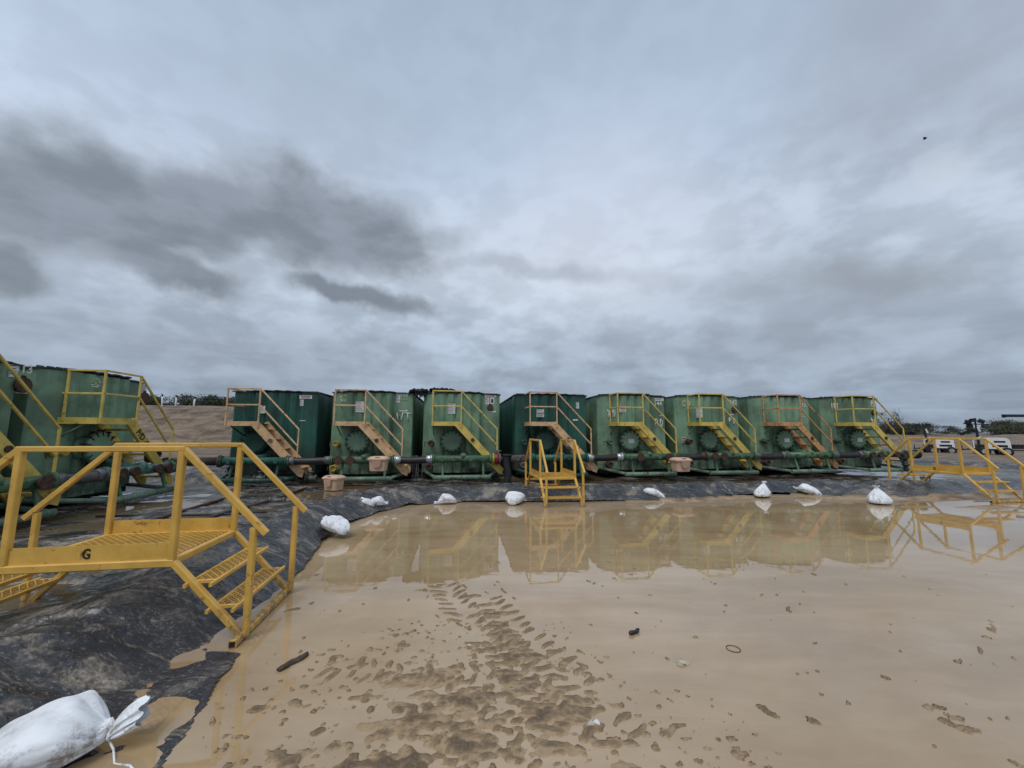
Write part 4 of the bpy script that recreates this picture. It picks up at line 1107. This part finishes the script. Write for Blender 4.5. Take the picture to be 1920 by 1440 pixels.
# ------------------------------------------------------------------ light towers
def light_tower(label, loc, rz, s, lamps, tilt):
    o = thing('light_tower', label, 'light tower', loc, rz, 'mobile light towers')
    def S(*p): return Vector(p) * s
    m = MB()
    prof = [(.50, .42), (.50, .98), (.62, 1.10), (1.28, 1.10), (1.42, .98), (1.45, .42)]
    V = [S(x, y, z) for y in (-.5, .5) for x, z in prof]
    m.add(V, [tuple(range(5, -1, -1)), tuple(range(6, 12))] + [(i, 6 + i, 6 + (i + 1) % 6, (i + 1) % 6)[::-1] for i in range(6)])
    cab = m.build('cabinet', 'white', o)
    g = MB(); g.box(S(1.0, -.502, .86), S(.46, .012, .11)); g.box(S(1.0, -.503, .60), S(.62, .012, .13)); g.box(S(1.452, 0, .70), S(.012, .6, .3))
    for i in range(4): g.box(S(1.0, -.510, .555 + i * .03), S(.56, .01, .008))
    g.build('vent', 'towerblack', cab)
    f = MB(); f.beam(S(-.15, -.4, .36), S(1.5, -.4, .36), .08 * s, .1 * s); f.beam(S(-.15, .4, .36), S(1.5, .4, .36), .08 * s, .1 * s); f.box(S(.26, 0, .52), S(.36, .7, .3))
    f.beam(S(1.45, 0, .36), S(2.1, 0, .34), .07 * s, .07 * s); f.beam(S(-.15, 0, .36), S(-.55, -.1, .36), .06 * s, .06 * s); f.beam(S(-.5, -.1, .30), S(-.5, -.1, .62), .05 * s, .05 * s); f.beam(S(1.9, -.35, .36), S(1.5, -.35, .36), .05 * s, .05 * s)
    f.build('chassis', 'towerblack', o)
    MB().beam(S(-.05, -.42, .45), S(-.05, -.42, .95), .05 * s, .05 * s).beam(S(-.05, -.42, .95), S(.30, -.42, 1.16), .06 * s, .06 * s).build('guard', 'white', o)
    for x, y in ((.35, -.48), (1.25, -.48), (.35, .48), (1.25, .48)):
        w = MB(); w.tube([S(x, y - .10, .26), S(x, y - .08, .26), S(x, y + .08, .26), S(x, y + .10, .26)], [.20 * s, .26 * s, .26 * s, .2 * s], 20); wh = w.build('wheel', 'tyre', o)
        MB().cyl(S(x, y - .105, .26), S(x, y + .105, .26), .14 * s, 16).build('rim', 'rim', wh)
    mt = MB(); mt.beam(S(.28, .05, .40), S(.28 - tilt * .6, .05, 1.70), .11 * s, .11 * s, (0, 1, 0)); mt.beam(S(.28 - tilt * .55, .05, 1.5), S(.28 - tilt, .05, 2.18), .08 * s, .08 * s, (0, 1, 0))
    mt.beam(S(-.25 - tilt, .05, 1.98), S(.85 - tilt, .05, 1.92), .06 * s, .06 * s)
    mast = mt.build('mast', 'towerblack', o)
    MB().box(S(.35 - tilt * .5, -.06, 1.62), S(.10, .03, .30), Matrix.Rotation(R(-14), 3, 'Y')).build('sticker', 'label', mast)
    for (x, z, ay, ax) in lamps:
        rot = Matrix.Rotation(R(ay), 3, 'Y') @ Matrix.Rotation(R(ax), 3, 'X')
        L = MB(); c = S(x, .02, z); L.box(c, S(.28, .14, .20), rot); L.box(c + rot @ S(0, .11, 0), S(.26, .08, .18), rot); L.box(c + rot @ S(0, -.08, .11), S(.27, .1, .02), rot); lo = L.build('floodlight', 'towerblack', o)
        MB().box(c + rot @ S(0, -.076, 0), S(.23, .012, .15), rot).build('lens', 'lens', lo)
    return o
g = ground_at(1743, 850, .10)
light_tower('white light tower trailer on the left with a slanted black mast', (g.x - .28 * math.cos(R(30)), g.y + .28 * math.sin(R(30)), .08), R(-30), .98, [(-.20, 2.02, -8, 15), (.36, 2.04, 10, 15), (-.22, 1.70, 10, 40)], .18)
g = ground_at(1838, 853, .10)
light_tower('white light tower trailer on the right with a larger cluster of lamps', (g.x - .28 * math.cos(R(36)), g.y + .28 * math.sin(R(36)), .08), R(-36), 1.05, [(-.06, 2.08, 14, 25), (.16, 2.20, -10, 10), (.50, 2.12, 26, 30), (.62, 1.80, 20, 40), (-.02, 1.80, 5, 30)], .03)
# dark boom reaching in from the right and a low dark box
a = at(1881, 779.5, 19.0); o = thing('boom', 'dark navy boom arm reaching in from the right edge', 'boom', (a.x + 5, a.y, 0))
k = Vector(o.location)
MB().beam(a - k, Vector((5.6, 0, a.z + .02)) - Vector((0, 0, 0)), .11, .13).beam(a - k + Vector((.0, 0, -.015)), a - k + Vector((.05, 0, -.015)), .14, .16).build('arm', 'navy', o)
MB().beam((5.2, 0, .0), (5.2, 0, a.z + .3), .22, .22).box((5.2, 0, .15), (1.6, 1.2, .3)).build('post', 'navy', o)
g = ground_at(1903, 843, .10); o = thing('steel_trough', 'low dark steel trough on the dirt at the right edge', 'trough', (g.x, g.y, .08), R(8))
m = MB(); L, D, H = 3.2, 1.2, .42
for y in (0, D): m.box((L / 2, y, H / 2), (L, .05, H))
for x in (0, L): m.box((x, D / 2, H / 2), (.05, D, H))
m.box((L / 2, D / 2, .03), (L, D, .05)); m.box((L / 2, -.03, H - .03), (L + .08, .06, .06)); m.build('shell', 'towerblack', o)
m = MB()
for i in range(7): m.box((.3 + i * .43, -.035, H / 2 - .03), (.06, .03, H - .1))
m.build('rib', 'navy', o)

# ------------------------------------------------------------------ fence posts, shrubs
for i, (u, v0, v1, Y) in enumerate([(302, 766, 739, 37), (328, 765, 741, 37.6), (362, 766, 744, 37.2)]):
    b = at(u, v0 + 5, Y); tp = at(u, v1, Y); h = tp.z - b.z
    o = thing('fence_post', ['leftmost white post on the dirt bank, beside the near tank', 'middle white post of the three on the dirt bank', 'rightmost white post of the three on the dirt bank, with a crooked top'][i], 'post', b, 0, 'white posts on the dirt bank')
    MB().tube([(0, 0, -.4), (.02, 0, h * .5), (.05 * (i - 1), 0, h * .86)], .065, 10).build('shaft', 'postwhite', o)
    m = MB(); m.tube([(.05 * (i - 1), 0, h * .86), (.05 * (i - 1), 0, h)], .07, 10)
    if i == 2: m.beam((.05, 0, h * .97), (-.3, 0, h * 1.08), .05, .05)
    m.build('rusty_top', 'rust', o)

def leaf_cloud(seed, n, rx, ry, rz_, cl, size, sparse=0):
    r = random.Random(seed); m = MB(); cs = []
    for i in range(cl):
        a = r.uniform(0, 6.28); e = r.uniform(-.25, 1); q = r.uniform(.35, 1) ** .6
        cs.append((rx * q * math.cos(a) * math.sqrt(max(0, 1 - e * e * .7)), ry * q * math.sin(a) * math.sqrt(max(0, 1 - e * e * .7)), rz_ * (.42 + .55 * e * q), r.uniform(.20, .42)))
    for i in range(n):
        c = r.choice(cs); k = c[3] * rx * .8
        p = Vector((c[0] + r.gauss(0, k * .6), c[1] + r.gauss(0, k * .6), max(.05, c[2] + r.gauss(0, k * .42))))
        d = Vector((r.uniform(-1, 1), r.uniform(-1, 1), r.uniform(-.4, 1))).normalized(); u = d.orthogonal().normalized(); w = d.cross(u)
        s = size * r.uniform(.6, 1.4); u *= s; w *= s * r.uniform(.35, .6)
        m.add([p - u, p + w * .8, p + u, p - w * .8], [(0, 1, 2, 3)])
    return m, cs
def trunk_geo(seed, cs, h, rad, nb=7, twig=False):
    r = random.Random(seed); m = MB()
    m.tube([(0, 0, -.3), (.05, 0, h * .18), (.1, .03, h * .34)], [rad, rad * .8, rad * .55], 8)
    for c in cs[:nb]:
        e = Vector(c[:3]); b = Vector((.07, .02, h * r.uniform(.10, .34))); mid = b.lerp(e, .5) + Vector((r.uniform(-.3, .3), r.uniform(-.3, .3), r.uniform(0, .4)))
        m.tube([b, mid, e], [rad * .5, rad * .3, rad * .10], 6)
        if twig:
            for q in range(6):
                s = mid.lerp(e, r.random()); m.tube([s, s + Vector((r.uniform(-.7, .7), r.uniform(-.5, .5), r.uniform(.2, 1.0)))], [rad * .10, rad * .03], 4)
    return m
VAR = []
for i in range(6):
    m, cs = leaf_cloud(40 + i, 6000, 2.5, 2.3, 3.6, 30, .105)
    cr = m.build('crown', 'leaf' if i % 3 else 'leafdry'); tr = trunk_geo(60 + i, cs, 3.6, .13, 10).build('trunk', 'bark')
    VAR.append((cr.data, tr.data)); bpy.data.objects.remove(cr); bpy.data.objects.remove(tr)
def shrub(vi, loc, s, sz, rz, label, group):
    o = thing('shrub', label, 'shrub', loc, rz, group); o.scale = (s, s, sz)
    for nm, me in (('crown', VAR[vi][0]), ('trunk', VAR[vi][1])):
        c = bpy.data.objects.new(nm, me); col.objects.link(c); c.parent = o
r = random.Random(21)
for i in range(17):
    x = -64 + i * 3.0 + r.uniform(-.8, .8); y = 46 + r.uniform(-1.5, 3.5)
    shrub(i % 6, (x, y, 3.3), r.uniform(.85, 1.15), r.uniform(.50, .66), r.uniform(0, 6.28), 'dark green shrub in the thicket behind the white posts on the left', 'shrubs behind the dirt bank on the left')
for i in range(30):
    x = 50 + i * 2.25 + r.uniform(-.8, .8); y = 64 + r.uniform(-3, 7) - .05 * i
    if 76.5 < x / y * 66 < 79.5 and i % 2: continue
    shrub((i * 5 + 1) % 6, (x, y, .9), r.uniform(.95, 1.3), r.uniform(.50, .86) * (.85 + .18 * math.sin(i * .9)), r.uniform(0, 6.28), 'dark green shrub in the scrub line behind the light towers', 'shrubs along the right horizon')
# two thin, half bare trees beside the last tank
for i, (u, Y, sz) in enumerate([(1668, 60, 1.0), (1692, 62, .9)]):
    m, cs = leaf_cloud(80 + i, 420, 2.1, 1.6, 4.2, 16, .13)
    b = at(u, 812, Y); o = thing('bare_tree', ['thin half bare tree just right of the last tank', 'thin half bare tree farther right from the last tank'][i], 'tree', (b.x, Y, .9), 0, 'half bare trees')
    o.scale = (sz, sz, sz * .93)
    m.build('crown', 'leafdry', o); trunk_geo(90 + i, cs, 4.2, .10, 16, True).build('trunk', 'bark', o)

# ------------------------------------------------------------------ birds
def bird(u, v, Y, span, label):
    o = thing('bird', label, 'bird', at(u, v, Y), R(20)); m = MB()
    m.tube([(-.22, 0, -.04), (-.12, 0, -.02), (.05, 0, -.01), (.15, 0, .01), (.2, 0, .015)], [.01, .05, .06, .035, .01], 8)
    for sg in (-1, 1):
        P = [(-.1, 0, 0), (.1, 0, 0), (.14, .22 * sg, .10), (.0, .5 * sg, .06 if sg < 0 else .22), (-.10, .25 * sg, .08)]
        Q = [(x, y, z - .012) for x, y, z in P]
        m.add(P + Q, [(0, 1, 2, 4), (2, 3, 4), (9, 7, 6, 5), (9, 8, 7)] + [(i, 5 + i, 5 + (i + 1) % 5, (i + 1) % 5) for i in range(5)])
    m.build('body', 'bird', o); o.scale = (span,) * 3; o.rotation_euler = (R(5), 0, R(-70))
bird(1735, 260, 42, 1.0, 'dark bird flying high at the upper right')
bird(1399, 377, 90, .35, 'tiny distant bird dot in the middle of the sky')

# ------------------------------------------------------------------ debris in the mud
def stick(p, q, r_, label, mat, name, cat, z=.004):
    a = ground_at(*p, z); b = ground_at(*q, z); c = (a + b) / 2; o = thing(name, label, cat, (c.x, c.y, 0)); k = Vector((c.x, c.y, 0)); rr = random.Random(3)
    pts = [a.lerp(b, i / 8) - k + Vector((rr.uniform(-.004, .004), rr.uniform(-.004, .004), .003 * math.sin(i))) for i in range(9)]
    MB().tube(pts, [r_ * x for x in (.75, 1, 1.05, .95, 1, .9, 1.02, .95, .8)], 9, jit=lambda i, j: .18 * math.sin(j * 2.3 + i)).build('piece', mat, o)
stick((522, 1258), (575, 1228), .022, 'dark wet stick lying in shallow mud below the large footbridge', 'wood', 'stick', 'stick')
stick((1181, 1188), (1197, 1181), .014, 'short black pipe piece lying in open shallow water', 'black', 'pipe_piece', 'pipe', .014)
def rock(u, v, s, label, mat='stone', seed=1, flat=.6):
    g = ground_at(u, v); o = thing('stone', label, 'stone', (g.x, g.y, -.01)); rr = random.Random(seed); m = MB(); V = []; n, k = 12, 7
    for i in range(k + 1):
        for j in range(n):
            th = math.pi * i / k; ph = 2 * math.pi * j / n; q = s * (1 + .25 * math.sin(3 * ph + seed) * math.sin(th) + rr.uniform(-.14, .14) * (0 < i < k))
            V.append((q * math.sin(th) * math.cos(ph), q * .8 * math.sin(th) * math.sin(ph), q * flat * math.cos(th) + s * flat * .4))
    m.add(V, [(i * n + j, (i + 1) * n + j, (i + 1) * n + (j + 1) % n, i * n + (j + 1) % n) for i in range(k) for j in range(n)], False)
    m.build('rock', mat, o)
rock(1279, 1244, .042, 'pale crusty stone ringed with mud in the open water', 'stone', 2, .55)
rock(1108, 1358, .030, 'brown stone, left of the touching pair in the mud', 'stone', 3); rock(1119, 1357, .022, 'small white stone, right of the touching pair in the mud', 'label', 4, .9)
rock(881, 1209, .018, 'small pale stone among the tyre marks', 'label', 5)
g = ground_at(1375, 1217); o = thing('wire_ring', 'thin dark ring lying flat on shallow water', 'ring', (g.x, g.y, 0))
MB().tube([(.045 * math.cos(i * math.pi / 12), .045 * math.sin(i * math.pi / 12), .003) for i in range(25)], .0022, 6).build('loop', 'rust', o)

# ------------------------------------------------------------------ sky, light
w = bpy.data.worlds.new('World'); sc.world = w; w.use_nodes = True
t = NT(w.node_tree); bg = w.node_tree.nodes['Background']
SUN_EL, SUN_AZ = R(58), R(205)
sky = t.n('ShaderNodeTexSky', sky_type='NISHITA'); sky.sun_disc = False; sky.sun_elevation = SUN_EL; sky.sun_rotation = SUN_AZ; sky.air_density = 1.2; sky.dust_density = 3
tc = t.n('ShaderNodeTexCoord'); nrm = t.n('ShaderNodeVectorMath', operation='NORMALIZE'); t.l(tc.outputs['Generated'], nrm.inputs[0])
sep = t.n('ShaderNodeSeparateXYZ'); t.l(nrm.outputs[0], sep.inputs[0])
az = t.math('ARCTAN2', sep.outputs[0], sep.outputs[1]); el = t.math('ARCSINE', sep.outputs[2])
# cloud deck coordinates: direction projected on a flat ceiling
zc = t.math('ADD', t.math('MAXIMUM', sep.outputs[2], 0.0), .10)
cmb = t.n('ShaderNodeCombineXYZ'); t.l(t.math('DIVIDE', sep.outputs[0], zc), cmb.inputs[0]); t.l(t.math('DIVIDE', sep.outputs[1], zc), cmb.inputs[1])
deck = cmb.outputs[0]
ae = t.n('ShaderNodeCombineXYZ'); t.l(az, ae.inputs[0]); t.l(el, ae.inputs[1]); aev = ae.outputs[0]
n_big = t.noise(deck, .55, 3, .5, .4); n_mid = t.noise(deck, 1.3, 7, .56, .5); n_fin = t.noise(deck, 3.2, 8, .6, .3)
n_ae = t.noise(t.mapping(aev, scale=(1, 1.8, 1)), 8.5, 8, .52, .15)
# base brightness with height
def ramp(v, stops):
    cr = t.n('ShaderNodeValToRGB'); e = cr.color_ramp.elements
    while len(e) > 1: e.remove(e[0])
    for i, (p, c) in enumerate(stops):
        q = e[0] if i == 0 else e.new(p); q.position = p; q.color = c
    t.l(v, cr.inputs[0]); return cr.outputs[0]
elf = t.math('DIVIDE', el, R(90))
base = ramp(elf, [(0.0, lin((140, 154, 171))), (.05, lin((150, 164, 181))), (.12, lin((168, 182, 199))), (.22, lin((184, 197, 213))), (.32, lin((188, 202, 221))), (.45, lin((176, 192, 213))), (.58, lin((163, 180, 200))), (.8, lin((215, 224, 232))), (1.0, lin((235, 241, 246)))])
shade = t.math('ADD', t.math('MULTIPLY', t.mr(n_mid, .38, .62), .25), t.math('ADD', t.math('MULTIPLY', t.mr(n_fin, .36, .64), .08), t.math('MULTIPLY', t.mr(n_ae, .39, .61), .47)))
shade = t.math('ADD', shade, t.math('MULTIPLY', t.mr(n_big, .38, .62), .20))
lowband = t.mr(el, R(40), R(20), .20, 1.0)
mul = t.math('MULTIPLY_ADD', t.math('SUBTRACT', shade, .5), t.math('MULTIPLY', lowband, .50), 1.0)
cmul = t.n('ShaderNodeCombineColor'); [t.l(mul, cmul.inputs[i]) for i in range(3)]
skyc = t.mix(1.0, base, cmul.outputs[0], 'MULTIPLY')
# warp for the separate clouds
wn = t.n('ShaderNodeTexNoise'); wn.inputs['Scale'].default_value = 5.5; wn.inputs['Detail'].default_value = 7; wn.inputs['Roughness'].default_value = .55; t.l(aev, wn.inputs['Vector'])
sb = t.n('ShaderNodeVectorMath', operation='SUBTRACT'); t.l(wn.outputs['Color'], sb.inputs[0]); sb.inputs[1].default_value = (.5, .5, .5)
ss = t.n('ShaderNodeVectorMath', operation='SCALE'); ss.inputs['Scale'].default_value = .15; t.l(sb.outputs[0], ss.inputs[0])
wv = t.n('ShaderNodeVectorMath', operation='ADD'); t.l(aev, wv.inputs[0]); t.l(ss.outputs[0], wv.inputs[1])
ws = t.n('ShaderNodeSeparateXYZ'); t.l(wv.outputs[0], ws.inputs[0])
def px_ae(u, v):
    d = ray(u, v).normalized(); return math.atan2(d.x, d.y), math.asin(d.z)
def blob(p0, p1, thick, edge0, edge1):
    """soft cloud body stretched between two points of the sky"""
    (a0, e0), (a1, e1) = px_ae(*p0), px_ae(*p1)
    dx, dy = a1 - a0, e1 - e0; L = math.hypot(dx, dy); ux, uy = dx / L, dy / L; ca, ce = (a0 + a1) / 2, (e0 + e1) / 2
    x = t.math('SUBTRACT', ws.outputs[0], ca); y = t.math('SUBTRACT', ws.outputs[1], ce)
    al = t.math('DIVIDE', t.math('MULTIPLY_ADD', x, ux, t.math('MULTIPLY', y, uy)), L / 2)
    ac = t.math('DIVIDE', t.math('MULTIPLY_ADD', x, -uy, t.math('MULTIPLY', y, ux)), thick)
    d = t.math('SQRT', t.math('ADD', t.math('MULTIPLY', al, al), t.math('MULTIPLY', ac, ac)))
    if edge0 is None: return t.math('SUBTRACT', 1.0, d)
    return t.mr(d, edge1, edge0)
def layer(c, f, amt, colr):
    return t.mix(t.math('MULTIPLY', f, amt), c, colr)
# bright gaps
skyc = layer(skyc, blob((800, 470), (1450, 430), .16, .1, 1.5), .55, lin((214, 221, 234)))
skyc = layer(skyc, blob((980, 330), (1300, 260), .13, .1, 1.5), .40, lin((206, 215, 234)))
skyc = layer(skyc, blob((1690, 330), (1850, 300), .03, .2, 1.3), .5, lin((216, 224, 236)))
skyc = layer(skyc, blob((420, 330), (900, 500), .05, .3, 1.4), .4, lin((205, 213, 228)))
# grey masses
G1, G2, G3 = lin((132, 137, 144)), lin((142, 148, 156)), lin((152, 161, 174))
brk = t.mr(t.noise(aev, 9, 6, .6), .25, .6, .72, 1.0)
n_edge = t.noise(t.mapping(aev, scale=(1, 1.5, 1)), 5.5, 8, .50, .1)
bank = None
for q in [((-260, 310), (340, 375), .130), ((330, 330), (860, 455), .112), ((60, 400), (540, 425), .070), ((250, 355), (560, 400), .085), ((-120, 455), (128, 490), .070), ((100, 440), (490, 545), .046), ((505, 505), (810, 592), .044)]:
    h = blob(q[0], q[1], q[2], None, None); bank = h if bank is None else t.math('SMOOTH_MAX', bank, h, .25)
bank = t.math('ADD', bank, t.math('MULTIPLY', t.math('MULTIPLY_ADD', n_edge, 1.25, -.50), 1.0))
n_in = t.noise(t.mapping(aev, loc=(3, 1, 0), scale=(1, 2.2, 1)), 5.0, 8, .55)
bankcol = t.mix(t.mr(n_in, .38, .62), lin((120, 129, 140)), lin((140, 149, 162)))
bankcol = t.mix(t.mr(bank, .7, .0), bankcol, lin((158, 166, 176)))
skyc = layer(skyc, t.mr(bank, -.10, .60), .93, bankcol)
for f, amt, c in [(blob((1480, 30), (2100, 140), .20, .2, 1.4), .62, G3),
                  (blob((1250, 560), (1980, 480), .11, .2, 1.4), .55, G3), (blob((820, 490), (1200, 505), .026, .3, 1.3), .5, G3), (blob((1450, 520), (1860, 500), .05, .3, 1.3), .5, G2), (blob((-100, 600), (800, 680), .07, .2, 1.4), .40, G3), (blob((1000, 640), (2000, 640), .05, .2, 1.5), .4, G3),
                  (blob((300, 60), (860, 230), .10, .2, 1.5), .30, lin((158, 170, 182)))]:
    skyc = layer(skyc, t.math('MULTIPLY', f, brk), amt, c)
# a little of the clear sky's own light is kept in the mix
nis = t.n('ShaderNodeVectorMath', operation='SCALE'); nis.inputs['Scale'].default_value = .05; t.l(sky.outputs[0], nis.inputs[0])
fin = t.mix(.06, skyc, nis.outputs[0])
gnd = t.mr(sep.outputs[2], -.02, .0)
fin = t.mix(gnd, (.10, .085, .065, 1), fin)
t.l(fin, bg.inputs['Color']); bg.inputs['Strength'].default_value = 1.0

sl = bpy.data.lights.new('sun', 'SUN'); sl.energy = 1.2; sl.angle = R(25); sl.color = (1, .97, .93)
so = bpy.data.objects.new('sun', sl); col.objects.link(so)
sdir = Vector((math.sin(SUN_AZ) * math.cos(SUN_EL), math.cos(SUN_AZ) * math.cos(SUN_EL), math.sin(SUN_EL)))
so.rotation_euler = sdir.to_track_quat('Z', 'Y').to_euler(); so.location = sdir * 30

# ------------------------------------------------------------------ camera, view
cam = bpy.data.cameras.new('camera'); cam.sensor_width = 36; cam.sensor_fit = 'HORIZONTAL'; cam.lens = F_PX / 1920 * 36; cam.clip_start = .05; cam.clip_end = 3000
co = bpy.data.objects.new('camera', cam); col.objects.link(co)
co.matrix_world = Matrix.Translation((0, 0, CZ)) @ (Matrix.Rotation(math.pi / 2 + TH, 4, 'X') @ Matrix.Rotation(ROLL, 4, 'Z'))
sc.camera = co
sc.view_settings.view_transform = 'Standard'; sc.view_settings.look = 'None'; sc.view_settings.exposure = 0.12; sc.view_settings.gamma = 1
